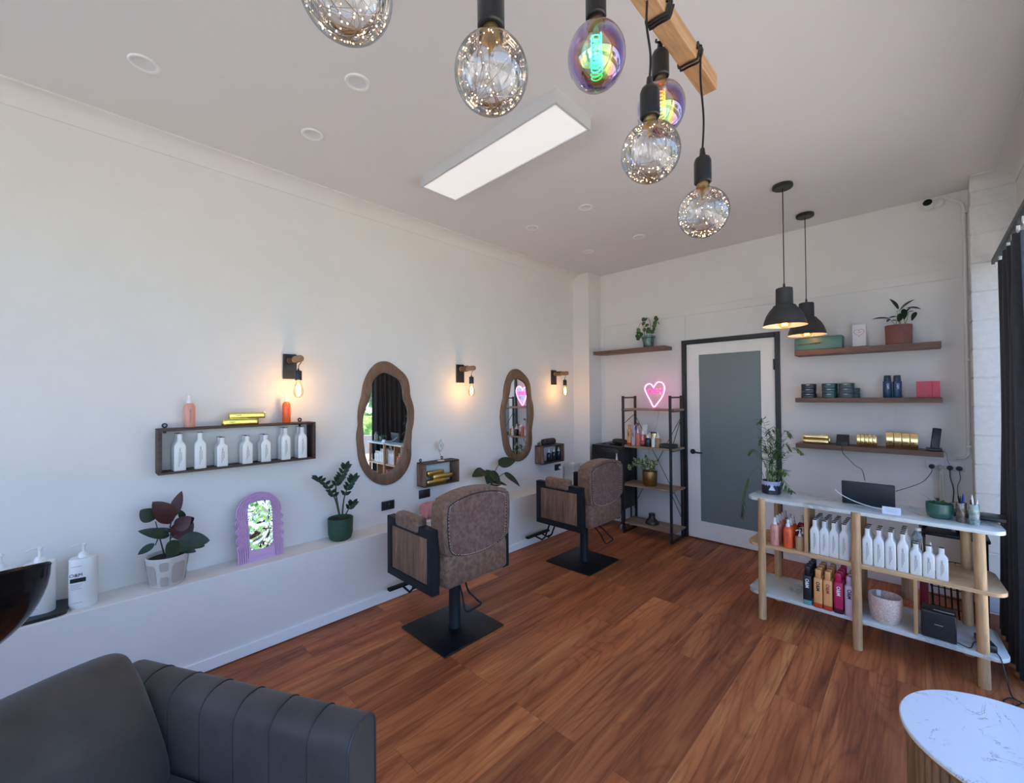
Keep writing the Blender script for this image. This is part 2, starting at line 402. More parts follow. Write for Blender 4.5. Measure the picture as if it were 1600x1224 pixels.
# door
DOORP = mat('door_paint', (.88,.85,.80), .45); FROST = noisy('frosted_glass', (.155,.20,.20), (.165,.21,.21), 1.5, .34, spec=.5)
d = bpy.data.objects.new('door_1', None); COL.objects.link(d); struct(d)
b = MB(); b.box(DX0,DX0+.042,YB-.018,YB+.11,0,DZ,.003); b.box(DX1-.042,DX1,YB-.018,YB+.11,0,DZ,.003); b.box(DX0+.042,DX1-.042,YB-.018,YB+.11,DZ-.042,DZ,.003)
b.box(DX0+.042,DX1-.042,YB+.06,YB+.075,0,DZ-.042); b.build('door_frame', BLACKM, d, smooth=0)
lx0, lx1, lz0, lz1 = DX0+.046, DX1-.046, .012, DZ-.046; gx0, gx1, gz0, gz1 = -1.662, -1.088, .192, 1.93
b = MB(); b.box(lx0,gx0,YB+.004,YB+.044,lz0,lz1,.002); b.box(gx1,lx1,YB+.004,YB+.044,lz0,lz1,.002); b.box(gx0,gx1,YB+.005,YB+.043,lz0,gz0,.001); b.box(gx0,gx1,YB+.005,YB+.043,gz1,lz1,.001)
leaf_ = b.build('door_leaf', DOORP, d, smooth=0)
b = MB(); b.box(gx0-.005,gx1+.005,YB+.016,YB+.026,gz0-.005,gz1+.005); b.build('frosted_pane', FROST, leaf_, smooth=0)
b = MB(); b.lathe([(.0,0),(.026,0),(.027,.004),(.026,.009),(0,.009)], 24, M=Matrix.Translation((-1.732,YB+.004,.912)) @ Matrix.Rotation(PI/2,4,'X'))
b.tube([(-1.732,YB,.912),(-1.732,YB-.045,.912),(-1.722,YB-.052,.912),(-1.62,YB-.05,.909)], .008, 10); b.build('door_handle', BLACKM, leaf_)
for z in (1.79, .30):
    b = MB(); b.tube([(DX1-.05,YB-.006,z-.05),(DX1-.05,YB-.006,z+.05)], .007, 10); b.box(DX1-.05,DX1-.043,YB-.006,YB+.003,z-.05,z+.05); b.build('hinge', BLACKM, d)
# ------------------------------------------------------------ ceiling fixtures
DIFF = mat('light_diffuser', (.9,.9,.9), .5, emit=(1,.97,.96), es=.40)
LW = mat('fixture_white', (.62,.62,.62), .5)
t = thing('ceiling_light', 'long white surface-mounted rectangular panel light glowing on the ceiling', 'light', (-1.8125,1.735,2.925))
b = MB(); X, Y = .5775, .15
b.box(-X,X,-Y,-Y+.014,0,.072); b.box(-X,X,Y-.014,Y,0,.072); b.box(-X,-X+.014,-Y+.014,Y-.014,0,.072); b.box(X-.014,X,-Y+.014,Y-.014,0,.072); b.box(-X+.01,X-.01,-Y+.01,Y-.01,.06,.0715)
b.build('frame', LW, t, smooth=0)
b = MB(); b.box(-X+.014,X-.014,-Y+.014,Y-.014,.006,.012); b.build('diffuser', DIFF, t, smooth=0)
DLM = mat('downlight_lens', (.70,.69,.70), .3)
def downlight(x, y, label):
    t = thing('downlight', label, 'light', (x,y,ZC), 0, 'round recessed downlights')
    b = MB(); b.lathe([(.040,-.001),(.041,-.004),(.046,-.007),(.053,-.0065),(.057,-.002),(.057,0),(.03,0)], 36, caps=False); b.build('trim_ring', TRIMW, t)
    b = MB(); b.lathe([(.041,-.0035),(.036,-.0005),(0,-.0005)], 36, caps=False); b.build('lens', DLM, t)
for x, y, l in [(-2.434,.19,'round white recessed downlight nearest the top left corner of the photo'),
                (-1.875,.902,'round white recessed downlight left of the big fairy-light globe bulb'),
                (-2.43,.902,'round white recessed downlight between the left cornice and the panel light near end'),
                (-1.868,2.766,'round white recessed downlight just below the hanging iridescent and clear globe bulbs'),
                (-2.43,2.766,'round white recessed downlight past the far left end of the panel light'),
                (-1.868,3.637,'round white recessed downlight nearest the back wall, right of the pair'),
                (-2.43,3.637,'round white recessed downlight closest to the white column in the far corner')]: downlight(x, y, l)
# dome pendants
SHADE = mat('charcoal_shade', (.035,.035,.036), .55); SHADEI = mat('shade_white_inside', (.85,.8,.78), .5)
AMBER = glass('amber_bulb_glass', (1,.86,.6), .4)
FIL = mat('filament_glow', (1,.7,.3), .5, emit=(1,.55,.16), es=30)
FILP = mat('filament_glow_soft', (1,.7,.3), .5, emit=(1,.50,.13), es=12)
def pendant(x, y, zr, label):
    t = thing('pendant_lamp', label, 'pendant light', (x,y,ZC), 0, 'charcoal dome pendants over the counter')
    b = MB(); b.lathe([(0,0),(.060,0),(.063,-.004),(.063,-.022),(.058,-.027),(0,-.027)], 32, caps=False); b.build('ceiling_rose', BLACKM, t)
    z = zr-ZC
    b = MB(); b.tube([(0,0,-.025),(0,0,z+.30)], .0032, 8); b.build('cord', BLACKM, t)
    outer = [(.006,.30),(.008,.275),(.012,.268),(.048,.266),(.052,.262),(.053,.155),(.056,.148),(.068,.143),(.071,.135),(.094,.108),(.113,.074),(.126,.036),(.132,.006),(.138,0)]
    b = MB(); b.lathe(outer, 44, c=(0,0,z), caps=False); b.lathe([(.138,0),(.1355,.0005)], 44, c=(0,0,z), caps=False); b.build('shade', SHADE, t)
    b = MB(); b.lathe([(.1355,.0005),(.130,.006),(.123,.036),(.110,.073),(.091,.106),(.066,.134),(.05,.15),(.05,.2),(0,.2)], 44, c=(0,0,z), caps=False); b.build('shade_lining', SHADEI, t)
    bl = MB(); bl.lathe([(.013,.075),(.015,.06),(.028,.045),(.040,.02),(.040,-.0),(.03,-.018),(.014,-.027),(0,-.029)], 24, c=(0,0,z+.012), caps=False); bl = bl.build('bulb', AMBER, t)
    f = MB()
    for k in range(8):
        a = 2*PI*k/8; f.tube([(.006*math.cos(a),.006*math.sin(a),z+.06),(.018*math.cos(a),.018*math.sin(a),z-.002)], .0016, 6)
    f.build('filament', FILP, bl)
    l = MB(); l.lathe([(.012,.12),(.016,.1),(.016,.075),(.013,.07)], 16, c=(0,0,z+.012)); l.build('lamp_holder', BLACKP, t)
    ld = bpy.data.lights.new('pendant_glow', 'POINT'); ld.energy = .9; ld.color = (1,.62,.33); ld.shadow_soft_size = .02
    lo = bpy.data.objects.new('pendant_glow', ld); COL.objects.link(lo); lo.parent = t; lo.location = (0,0,z+.02)
pendant(-.681, 3.467, 1.995, 'nearer charcoal dome pendant lamp, hanging left in front of the door corner')
pendant(-.664, 4.166, 1.995, 'farther charcoal dome pendant lamp, hanging over the teal box')

# timber beam with wrapped cords and globe bulbs
t = thing('beam_light', 'square pine beam hung below the ceiling with black cords wound around it', 'light fitting', (0,0,0))
BXa, BXb, BY0, BY1, BZ0, BZ1 = -.455, -.410, -.35, 1.285, 2.40, 2.445
b = MB(); b.box(BXa,BXb,BY0,BY1,BZ0,BZ1,.002); b.build('beam', BEAMW, t, smooth=0)
def wrap(y, turns, r=.0028, slant=.03):
    pts = []
    hw = .0225+r+.001; cx, cz = (BXa+BXb)/2, (BZ0+BZ1)/2
    N = int(turns*24)
    for i in range(N+1):
        a = 2*PI*i/24; c, s = math.cos(a), math.sin(a); k = 1/(abs(c)**8+abs(s)**8)**.125
        pts.append((cx+hw*k*c, y+slant*i/N+.012*math.sin(a), cz+hw*k*s))
    return pts
for y, n in [(1.125,2.2),(.94,3.1),(.80,2.3),(.55,2.4),(.30,2.4)]: w = MB(); w.tube(wrap(y, n), .0028, 8); w.build('wound_cord', BLACKM, t)
for y in (.35, -.2): b = MB(); b.tube([(-.4325,y,BZ1-.001),(-.4325,y,ZC)], .002, 8); b.build('hanging_wire', BLACKM, t)
GLOBE = glass('clear_globe_glass', (.985,.985,.985), .85, .01, .05)
def irid():
    m = bpy.data.materials.new('iridescent_globe_glass'); m.use_nodes = True; t = NT(m); t.n.clear()
    lw = t.add('ShaderNodeLayerWeight', Blend=.45); nz = t.add('ShaderNodeTexNoise', Scale=9, Detail=1); t.link(t.coords(), nz.inputs['Vector'])
    ad = t.add('ShaderNodeMath', operation='MULTIPLY_ADD'); t.link(nz.outputs['Fac'], ad.inputs[0]); ad.inputs[1].default_value = .9; t.link(lw.outputs['Facing'], ad.inputs[2])
    film = t.ramp(ad.outputs[0], [(.3,(.05,.45,1)),(.42,(.1,1,.85)),(.54,(.8,1,.2)),(.64,(1,.7,.4)),(.76,(.95,.55,.85)),(.88,(.6,.6,1)),(1,(.95,.9,.95))])
    gl = t.add('ShaderNodeBsdfGlossy', Roughness=.03); t.link(film, gl.inputs[0])
    tint = t.ramp(ad.outputs[0], [(.35,(.78,.97,.98)),(.55,(.92,.93,.88)),(.72,(.97,.88,.95)),(.88,(.88,.88,.98)),(1,(.98,.96,.97))])
    tr = t.add('ShaderNodeBsdfTransparent'); t.link(tint, tr.inputs[0])
    mx = t.add('ShaderNodeMixShader'); f = t.add('ShaderNodeMath', operation='MULTIPLY_ADD'); t.link(lw.outputs['Fresnel'], f.inputs[0]); f.inputs[1].default_value = .7; f.inputs[2].default_value = .22
    o = t.add('ShaderNodeOutputMaterial'); t.link(f.outputs[0], mx.inputs[0]); t.link(tr.outputs[0], mx.inputs[1]); t.link(gl.outputs[0], mx.inputs[2]); t.link(mx.outputs[0], o.inputs[0]); return m
IRID = irid()
WIREM = mat('fairy_wire', (.50,.42,.34), .3, .9); DOT = mat('fairy_led', (1,.8,.6), .5, emit=(1,.68,.42), es=10)
NEONF = mat('spiral_filament_glow', (.2,1,.8), .5, emit=(.05,1,.62), es=3.2); ORF = mat('orange_filament_glow', (1,.5,.1), .5, emit=(1,.33,.02), es=4.0)
def globe(x, y, zc, r, kind, label, yw, seed):
    """bulb centre (x,y,zc); yw = where on the beam its cord leaves"""
    rnd = random.Random(seed)
    t = thing('globe_bulb_pendant', label, 'pendant bulb', (x,y,zc), 0, 'globe bulbs hanging from the pine beam')
    zs = r*1.04; hs = .078
    ex = 1.0 if kind == 'clear' else 1.0
    b = MB(); b.lathe([(.0,zs+.012),(.0195,zs+.012),(.0215,zs+.014),(.0215,zs+hs-.01),(.018,zs+hs),(.008,zs+hs+.006),(.006,zs+hs+.025),(.0035,zs+hs+.028)], 28); b.build('lamp_holder', BLACKP, t)
    bx = max(BXa-.006, min(BXb+.006, x))-x
    b = MB(); top = Vector((bx, yw-y, (BZ1-.002 if x > BXb else BZ0+.002)-zc)); base = Vector((0,0,zs+hs+.02))
    b.tube(spline([base, base+(top-base)*.3+Vector((.004,0,0)), base+(top-base)*.7+Vector((-.003,0,0)), top], 6), .0027, 8); b.build('cord', BLACKM, t)
    prof = [(.016, zs+.02), (.0165, zs+.002)] + [(r*math.sin(a), r*math.cos(a)) for a in [math.asin(.0215/r*1.0)+(PI-math.asin(.0215/r))*i/22 for i in range(23)]]
    prof[-1] = (0, -r)
    b = MB(); b.lathe(prof, 40, caps=False)
    if kind != 'clear':
        for v in b.bm.verts:
            if v.co.z < zs: v.co.z = zs + (v.co.z-zs)*1.12
    gb = b.build('bulb_glass', GLOBE if kind == 'clear' else IRID, t)
    b = MB(); b.lathe([(.014,zs+.02),(.015,zs-.006),(.006,zs-.012),(.004,zs-.03)], 20); b.build('bulb_cap', GOLDD, t)
    if kind == 'clear':
        pts = []
        for i in range(46):
            a = rnd.uniform(0, 2*PI); u = rnd.uniform(-.93, .9) if i % 3 else rnd.uniform(-.95,-.6); q = r*.93
            pts.append(Vector((q*math.sqrt(1-u*u)*math.cos(a), q*math.sqrt(1-u*u)*math.sin(a), q*u)))
        path = [Vector((0,0,zs-.02))]
        for a, c in zip(pts, pts[1:]):
            for k in range(6):
                m_ = a.lerp(c, k/6); m_ = m_.normalized()*(r*.93*(.55+.45*(m_.length/(r*.93)))) if m_.length > 1e-4 else m_
                path.append(m_)
        b = MB(); b.tube(path, .00048, 4, caps=False); b.build('fairy_wire', WIREM, gb)
        b = MB()
        for p in pts + [a.lerp(c,.5).normalized()*r*.9 for a, c in zip(pts[::2], pts[3::2])]: b.sphere(p, .0007+rnd.random()*.0005, 6, 4)
        o = b.build('fairy_led', DOT, gb); o['kind'] = 'stuff'
    else:
        b = MB(); n = 90; k = .62
        pp = [(.011*math.cos(i*.55), .011*math.sin(i*.55), zs*.62-(i/n)*r*1.25) for i in range(n)]
        b.tube(pp, .0011, 5); b.tube([(.0,0,zs),(0,0,zs*.6)], .0015, 6); b.build('spiral_filament', NEONF if kind == 'irid' else ORF, gb)
globe(-.4048, 1.145, 1.995, .064, 'clear', 'clear fairy-light globe bulb hanging lowest and farthest, from the beam end', 1.147, 1)
globe(-.428, .892, 2.060, .0645, 'clear', 'clear fairy-light globe bulb hanging in front of the farther iridescent bulb', .885, 2)
globe(-.478, .450, 2.023, .058, 'clear', 'large clear fairy-light globe bulb at top centre, left of the iridescent bulb', .42, 3)
globe(-.520, .235, 2.037, .058, 'clear', 'clear fairy-light globe bulb cut off by the top edge of the photo', .23, 4)
globe(-.478, .753, 2.233, .0600, 'irid', 'iridescent rainbow globe bulb with a glowing green spiral at the top of the photo', .73, 5)
globe(-.472, 1.046, 2.264, .060, 'irid2', 'iridescent pink and cyan globe bulb half hidden behind a clear globe', 1.00, 6)

# ------------------------------------------------------------ wall sconces
STG = glass('warm_bulb_glass', (1,.9,.7), .35)
def sconce(y, label):
    t = thing('wall_sconce', label, 'wall lamp', (XL,y,1.727), 0, 'timber wall sconces with filament bulbs')
    b = MB(); b.box(0,.018,-.042,.042,-.084,.084,.002); b.build('back_plate', BLACKM, t, smooth=0)
    b = MB(); M = Matrix.Translation((.018,0,.042)) @ Matrix.Rotation(PI/2,4,'Y')
    b.lathe([(.0,0),(.021,0),(.0225,.003),(.0225,.188),(.021,.192),(0,.192)], 24, M=M, caps=False); b.build('timber_arm', SCONW, t)
    b = MB()
    for k in range(3): b.tube([(.06+.026*k+.006*math.sin(a), .0255*math.cos(a), .042+.0255*math.sin(a)) for a in [2*PI*i/20 for i in range(20)]], .0026, 6, closed=True)
    b.tube([(.166,.024,.042),(.169,.016,.017),(.170,.002,-.002),(.17,0,-.03)], .0024, 6); b.build('cord', BLACKM, t)
    b = MB(); b.lathe([(.004,-.022),(.007,-.032),(.0195,-.036),(.021,-.04),(.021,-.097),(.018,-.099),(0,-.099)], 24, c=(.17,0,0)); b.build('lamp_holder', BLACKP, t)
    b = MB(); b.lathe([(.013,-.099),(.014,-.110),(.022,-.132),(.030,-.158),(.031,-.176),(.026,-.196),(.013,-.209),(0,-.212)], 24, c=(.17,0,0), caps=False); bl = b.build('bulb', STG, t)
    b = MB()
    for k in range(8):
        a = 2*PI*k/8; a2 = a+PI/8; b.tube([(.17+.005*math.cos(a),.005*math.sin(a),-.12),(.17+.013*math.cos(a2),.013*math.sin(a2),-.185)], .0016, 5)
    b.build('filament', FIL, bl)
    ld = bpy.data.lights.new('sconce_glow', 'POINT'); ld.energy = 2.4; ld.color = (1,.58,.24); ld.shadow_soft_size = .022
    lo = bpy.data.objects.new('sconce_glow', ld); COL.objects.link(lo); lo.parent = t; lo.location = (.17,0,-.155)
sconce(.985, 'timber wall sconce with amber bulb above the long box shelf, nearest')
sconce(2.455, 'timber wall sconce with amber bulb between the two wavy mirrors')
sconce(3.845, 'timber wall sconce with amber bulb right of the far mirror, by the column')

# ------------------------------------------------------------ wavy mirrors
MIR = mat('mirror_glass', (.93,.95,.94), .0, 1.0)
def polar(pts, N=110, sm=2):
    cy = sum(p[0] for p in pts)/len(pts); cz = sum(p[1] for p in pts)/len(pts)
    P = sorted((math.atan2(z-cz, y-cy), math.hypot(y-cy, z-cz)) for y, z in pts); n = len(P); out = []
    for i in range(N):
        a = -PI+2*PI*i/N; k = 0
        while k < n and P[k][0] < a: k += 1
        a0, r0 = P[(k-1) % n]; a1, r1 = P[k % n]
        if k == 0: a0 -= 2*PI
        if k == n: a1 += 2*PI
        u = (a-a0)/max(1e-6, a1-a0); out.append(r0+(r1-r0)*u)
    for _ in range(sm*2): out = [(out[i-1]+2*out[i]+out[(i+1)%N])/4 for i in range(N)]
    return [(cy+out[i]*math.cos(-PI+2*PI*i/N), cz+out[i]*math.sin(-PI+2*PI*i/N)) for i in range(N)]
def wavy_mirror(outer, inner, label, y0):
    o = polar([(y-y0, z-1.3) for y, z in outer]); i_ = polar([(y-y0, z-1.3) for y, z in inner])
    t = thing('wavy_mirror', label, 'mirror', (XL,y0,1.3), 0, 'wavy brown-framed wall mirrors')
    b = MB(); N = len(o); cy = sum(p[0] for p in o)/N; cz = sum(p[1] for p in o)/N
    def ring(pts, x, k=0): return [b.bm.verts.new((x, p[0]+(cy-p[0])*k, p[1]+(cz-p[1])*k)) for p in pts]
    R = [ring(o,.001), ring(o,.020), ring(o,.026,.02), ring(i_,.026,-.02), ring(i_,.021), ring(i_,.006), ring(i_,.001)]
    for a, c in zip(R, R[1:]):
        for k in range(N): b._f([a[k], a[(k+1)%N], c[(k+1)%N], c[k]])
    b.build('frame', MIRWOOD, t, smooth=50)
    b = MB(); b.prism([(p[0]+(p[0]-cy)*.015, p[1]+(p[1]-cz)*.015) for p in i_], .004, .009, 'YZ'); b.build('mirror_pane', MIR, t, smooth=0)
M1o = [(1.68,1.806),(1.74,1.796),(1.797,1.747),(1.861,1.711),(1.898,1.66),(1.909,1.526),(1.947,1.429),(1.949,1.342),(1.925,1.227),(1.914,1.113),(1.925,1.045),(1.91,.96),(1.845,.864),(1.76,.816),(1.669,.812),(1.582,.857),(1.516,.933),(1.475,1.021),(1.462,1.136),(1.47,1.301),(1.468,1.406),(1.5,1.528),(1.521,1.652),(1.567,1.733),(1.62,1.789)]
M1i = [(1.679,1.719),(1.719,1.707),(1.765,1.68),(1.828,1.658),(1.844,1.602),(1.849,1.498),(1.891,1.421),(1.9,1.353),(1.885,1.278),(1.863,1.165),(1.851,1.081),(1.803,.973),(1.74,.916),(1.68,.897),(1.62,.914),(1.563,.962),(1.526,1.042),(1.512,1.14),(1.508,1.246),(1.501,1.334),(1.514,1.404),(1.547,1.474),(1.571,1.536),(1.581,1.653),(1.634,1.69)]
M2o = [(3.187,1.806),(3.259,1.794),(3.317,1.751),(3.391,1.703),(3.42,1.629),(3.423,1.503),(3.46,1.434),(3.468,1.353),(3.45,1.216),(3.427,1.126),(3.442,1.01),(3.415,.91),(3.347,.85),(3.247,.816),(3.167,.831),(3.082,.884),(3.03,.949),(3.012,1.025),(2.994,1.133),(2.976,1.241),(2.977,1.368),(3.021,1.495),(3.041,1.646),(3.069,1.716),(3.124,1.783)]
M2i = [(3.202,1.72),(3.242,1.688),(3.315,1.667),(3.36,1.645),(3.369,1.549),(3.388,1.447),(3.395,1.333),(3.376,1.197),(3.363,1.062),(3.351,.962),(3.314,.915),(3.232,.901),(3.168,.904),(3.122,.94),(3.107,.995),(3.077,1.063),(3.05,1.151),(3.041,1.259),(3.047,1.388),(3.074,1.473),(3.11,1.549),(3.114,1.647),(3.162,1.686)]
wavy_mirror(M1o, M1i, 'nearer wavy brown-framed wall mirror reflecting the dark curtain and trees', 1.70)
wavy_mirror(M2o, M2i, 'farther wavy brown-framed wall mirror reflecting the pink neon heart', 3.22)

# ------------------------------------------------------------ salon chairs
LEATH = noisy('brown_suede_leather', (.105,.055,.034), (.20,.118,.078), 38, .66, bump=.15, sheen=.08)
LEATHI = noisy('mauve_suede_leather', (.10,.053,.042), (.19,.112,.09), 42, .72, bump=.2, sheen=.08)
STUD = mat('pale_stitch_studs', (.62,.50,.46), .35, .4)
PIPE = mat('dark_piping', (.035,.022,.018), .6)
CBLK = mat('chair_black_metal', (.010,.011,.014), .55, 0, spec=.25)
BPL = mat('base_plate_black', (.006,.0065,.008), .38, 0, spec=.35)
def back_outline(k=1.0, zc=0):
    pts = []
    top, bot, hw = .945, .545, .262
    ctrl = [(-.262,.875),(-.270,.80),(-.266,.70),(-.252,.615),(-.21,.572),(-.11,.545),(0,.538),(.11,.545),(.21,.572),(.252,.615),(.266,.70),(.270,.80),(.262,.875),(.238,.908),(.13,.938),(0,.948),(-.13,.938),(-.238,.908)]
    sp = spline([(y,z,0) for y, z in ctrl], 4, closed=True); cz = .74
    return [(p.x*k, cz+(p.y-cz)*k) for p in sp]
def salon_chair(label, loc, rz):
    t = thing('salon_chair', label, 'salon chair', loc, rz, 'brown salon chairs on square black bases')
    b = MB(); b.box(-.235,.235,-.24,.24,0,.012,.004,2); b.build('base_plate', BPL, t, smooth=30)
    b = MB(); b.lathe([(.0,.012),(.04,.012),(.04,.03),(.037,.034),(.037,.30),(.03,.302),(.03,.40),(.07,.41),(.07,.425),(0,.425)], 28, c=(.02,0,0), caps=False); b.build('column', CBLK, t)
    b = MB(); b.box(-.27,.262,-.255,.255,.42,.575,.045,4); b.box(.16,.272,-.25,.25,.395,.60,.035,4); b.build('seat', LEATH, t)
    for s, nm in ((-1,'near'),(1,'far')):
        b = MB(); y0, y1 = (s*.312, s*.258) if s < 0 else (s*.258, s*.312)
        b.box(-.282,.215,y0,y1,.69,.745,.002); b.box(-.282,.215,y0,y1,.37,.42,.002); b.box(-.282,-.235,y0,y1,.42,.69,.002); b.box(.165,.215,y0,y1,.42,.69,.002)
        f = b.build('arm_frame', CBLK, t, smooth=0)
        b = MB(); b.box(-.237,.167,y0+.008,y1-.008,.418,.692); b.build('wood_inset', INSET, f, smooth=0)
        b = MB(); b.box(-.175,.085,min(y0,y1)-.012,max(y0,y1)+.012,.70,.792,.024,4); b.build('arm_pad', LEATH, f)
    b = MB(); b.prism(back_outline(), .150, .268, 'YZ', bev=.022); bk = b.build('backrest', LEATH, t, smooth=60)
    b = MB(); inn = back_outline(.86); b.prism(inn, .262, .2715, 'YZ', bev=.003); b.build('back_panel', LEATHI, bk, smooth=60)
    b = MB(); b.tube([(.270,y,z) for y, z in back_outline(.885)], .0032, 6, closed=True); b.build('piping', PIPE, bk)
    b = MB(); o2 = back_outline(.865); L = []
    for i in range(len(o2)):
        a, c = Vector(o2[i]), Vector(o2[(i+1)%len(o2)]); n = max(1, int((c-a).length/.0115))
        for k in range(n): L.append(a.lerp(c, k/n))
    for p in L:
        if p.y < .90: b.sphere((.2715, p.x, p.y), .0031, 6, 4)
    o = b.build('stud_trim', STUD, bk); o['kind'] = 'stuff'
    b = MB()
    for s in (-1, 1): b.tube([(-.15,s*.05,.40),(-.30,s*.05,.375),(-.40,s*.05,.14),(-.44,s*.05,.105),(-.52,s*.05,.118)], .008, 8)
    b.tube([(-.40,-.05,.14),(-.40,.05,.14)], .007, 8); b.box(-.555,-.515,-.165,.165,.118,.138,.004); b.build('footrest', CBLK, t)
    b = MB(); b.tube([(.03,.0,.39),(.20,-.06,.388),(.300,-.12,.382),(.322,-.125,.370),(.350,-.075,.31),(.355,-.062,.30),(.358,-.075,.292),(.362,-.165,.288),(.358,-.178,.292),(.345,-.182,.305),(.29,-.15,.345),(.20,-.10,.375),(.03,-.03,.388)], .0055, 8); b.build('pump_lever', CBLK, t)
    b = MB(); b.box(.20,.214,.268,.273,.69,.725,.001); b.build('care_tag', WHITEP, bk, smooth=0)
    return t
c1 = salon_chair('nearer brown suede salon chair with timber side panels, facing the near mirror', (-2.222,1.705,0), 0)
dup(c1, (-2.235,3.20,0), 0, 'farther brown suede salon chair on square black base, facing the far mirror')

# ------------------------------------------------------------ sofa
SOFA = noisy('charcoal_suede', (.030,.024,.020), (.055,.045,.037), 6, .68, detail=7, bump=.05, sheen=.12)
t = thing('sofa', 'charcoal suede two-seat sofa with channel-stitched arms, bottom left', 'sofa', (0,0,0), math.atan2(.469,.883))
# local x = towards the sofa's front, local y = towards the visible arm
A0, A1, W0, W1 = -1.60, -.716, .925, 1.037
b = MB(); prof = []
outl = [(W1,.10),(W1,.585)] + [(W1-.045+.045*math.cos(a), .597+.048*math.sin(a)) for a in [PI/2*i/6 for i in range(7)]] + [(W0+.05+.055*math.cos(a), .587+.058*math.sin(a)) for a in [PI/2+PI/2*i/7 for i in range(8)]] + [(W0-.005,.48),(W0-.005,.10)]
n = 7; L = (A1-A0)
for k in range(n):   # channels: each a slightly puffed segment
    x0, x1 = A0+L*k/n, A0+L*(k+1)/n; rings = []
    for j in range(17):
        u = j/16; g = .0022*(1-(2*abs(u-.5))**14) - .0016
        if k == n-1 and j == 16: g = 0
        rings.append([b.bm.verts.new((x0+(x1-x0)*u, y+(g if y < 1 else -g*-.3), z+(g if z > .3 else 0))) for y, z in outl])
    for a, c in zip(rings, rings[1:]):
        for i in range(len(outl)): b._f([a[i], a[(i+1)%len(outl)], c[(i+1)%len(outl)], c[i]])
    if k == 0: b._f(rings[0])
    if k == n-1: b._f(rings[-1][::-1])
b.build('arm', SOFA, t, smooth=50)
SEAM = mat('sofa_seam', (.018,.016,.015), .6)
for k in range(1, n):
    x = A0+L*k/n; b = MB(); b.tube([(x, y+(.0006 if y > 1 else -.0006), z+.0006) for y, z in outl[2:]], .0019, 6, caps=False); b.build('seam', SEAM, t)
b = MB(); b.tube([(A1+.001, y, z) for y, z in outl], .0035, 6, closed=True); b.build('arm_piping', mat('charcoal_piping', (.03,.032,.036), .5), t)
b = MB(); b.box(A0,A1,-.75,W0,.10,.27,.02,3); b.build('base', SOFA, t)
b = MB(); b.box(A0-.06,A0+.13,-.75,W1,.10,.60,.05,4); b.build('back_frame', SOFA, t)
b = MB(); b.box(A0,A1,-.86,-.755,.10,.62,.045,4); b.build('arm', SOFA, t)
for ya, yb, nm in ((.09,.918,'seat'),(-.745,.08,'seat')):
    b = MB(); b.box(A0+.12,A1+.02,ya,yb,.27,.425,.035,4); b.build('seat_cushion', SOFA, t)
def cushion(ya, yb):
    b = MB(); N = 14; cy = (ya+yb)/2; hw = (yb-ya)/2
    def P(u, v, s):   # u across, v up, s = front(+1)/back(-1)
        puff = .075*(max(0,1-abs(2*u-1)**3.0)*max(0,1-abs(2*v-1)**2.6))**.6
        y = cy+hw*(2*u-1)*(1-.04*abs(2*v-1)**4); z = .415+.335*v
        z += .02*(1-abs(2*u-1)**4)*(v**3) - .015*(1-v)**4*0
        x = -1.315-.19*v + s*(.035+puff)
        return (x, y, z)
    F = [[b.bm.verts.new(P(i/N,j/N,1)) for i in range(N+1)] for j in range(N+1)]; K = [[b.bm.verts.new(P(i/N,j/N,-1)) for i in range(N+1)] for j in range(N+1)]
    for G in (F, K):
        for j in range(N):
            for i in range(N): b._f([G[j][i],G[j][i+1],G[j+1][i+1],G[j+1][i]])
    for i in range(N):
        b._f([F[0][i],F[0][i+1],K[0][i+1],K[0][i]]); b._f([F[N][i],F[N][i+1],K[N][i+1],K[N][i]]); b._f([F[i][0],F[i+1][0],K[i+1][0],K[i][0]]); b._f([F[i][N],F[i+1][N],K[i+1][N],K[i][N]])
    return b.build('back_cushion', SOFA, t, smooth=60)
for ya, yb in ((.085,.915),(-.745,.075)):
    o = cushion(ya, yb); md = o.modifiers.new('round', 'SUBSURF'); md.levels = 1; md.render_levels = 2
for x in (A0+.06, A1-.07):
    for y in (-.78, .97):
        b = MB(); b.box(x-.025,x+.025,y-.025,y+.025,0,.10,.003); b.build('leg', BLACKM, t, smooth=0)

# shampoo basin
t = thing('shampoo_basin', 'glossy black shampoo basin at the left edge beside white pump bottles', 'shampoo basin', (-2.19,-.36,0))
GB = mat('glossy_black_ceramic', (.005,.005,.006), .12, spec=.3)
b = MB(); R_, D_ = .287, .262
outer = [(R_*math.sin(PI/2*j/14), .925-D_*math.cos(PI/2*j/14)) for j in range(15)]; outer[0] = (0, .925-D_)
inner = [((R_-.022)*math.sin(PI/2*j/14), .928-(D_-.03)*math.cos(PI/2*j/14)) for j in range(14, -1, -1)]; inner[-1] = (0, inner[-1][1])
b.lathe(outer + [(R_+.002,.930),(R_-.004,.937),(R_-.016,.936)] + inner, 56, caps=False)
for v in b.bm.verts:   # rim rises towards one side and dips at the neck notch
    h = max(0, (v.co.z-.68)/.25)**2; a = math.atan2(v.co.y, v.co.x); v.co.z += h*(.012*math.sin(a) - .06*math.exp(-(a/.33)**2)); v.co.x *= .9*(1-.5*max(0, v.co.y/R_)**3)
bmesh.ops.transform(b.bm, matrix=Matrix.Translation((0,0,.925)) @ Matrix.Rotation(-.27,4,'Y') @ Matrix.Translation((0,0,-.925)), verts=b.bm.verts[:])
b.build('bowl', GB, t, smooth=60)
b = MB(); b.lathe([(0,0),(.17,0),(.17,.02),(.085,.05),(.075,.40),(.10,.62),(.13,.70),(0,.70)], 32, caps=False); b.build('pedestal', GB, t)
b = MB(); b.box(-.27,-.20,-.11,.11,.84,.87,.012,3); b.build('neck_rest', BLACKP, t)

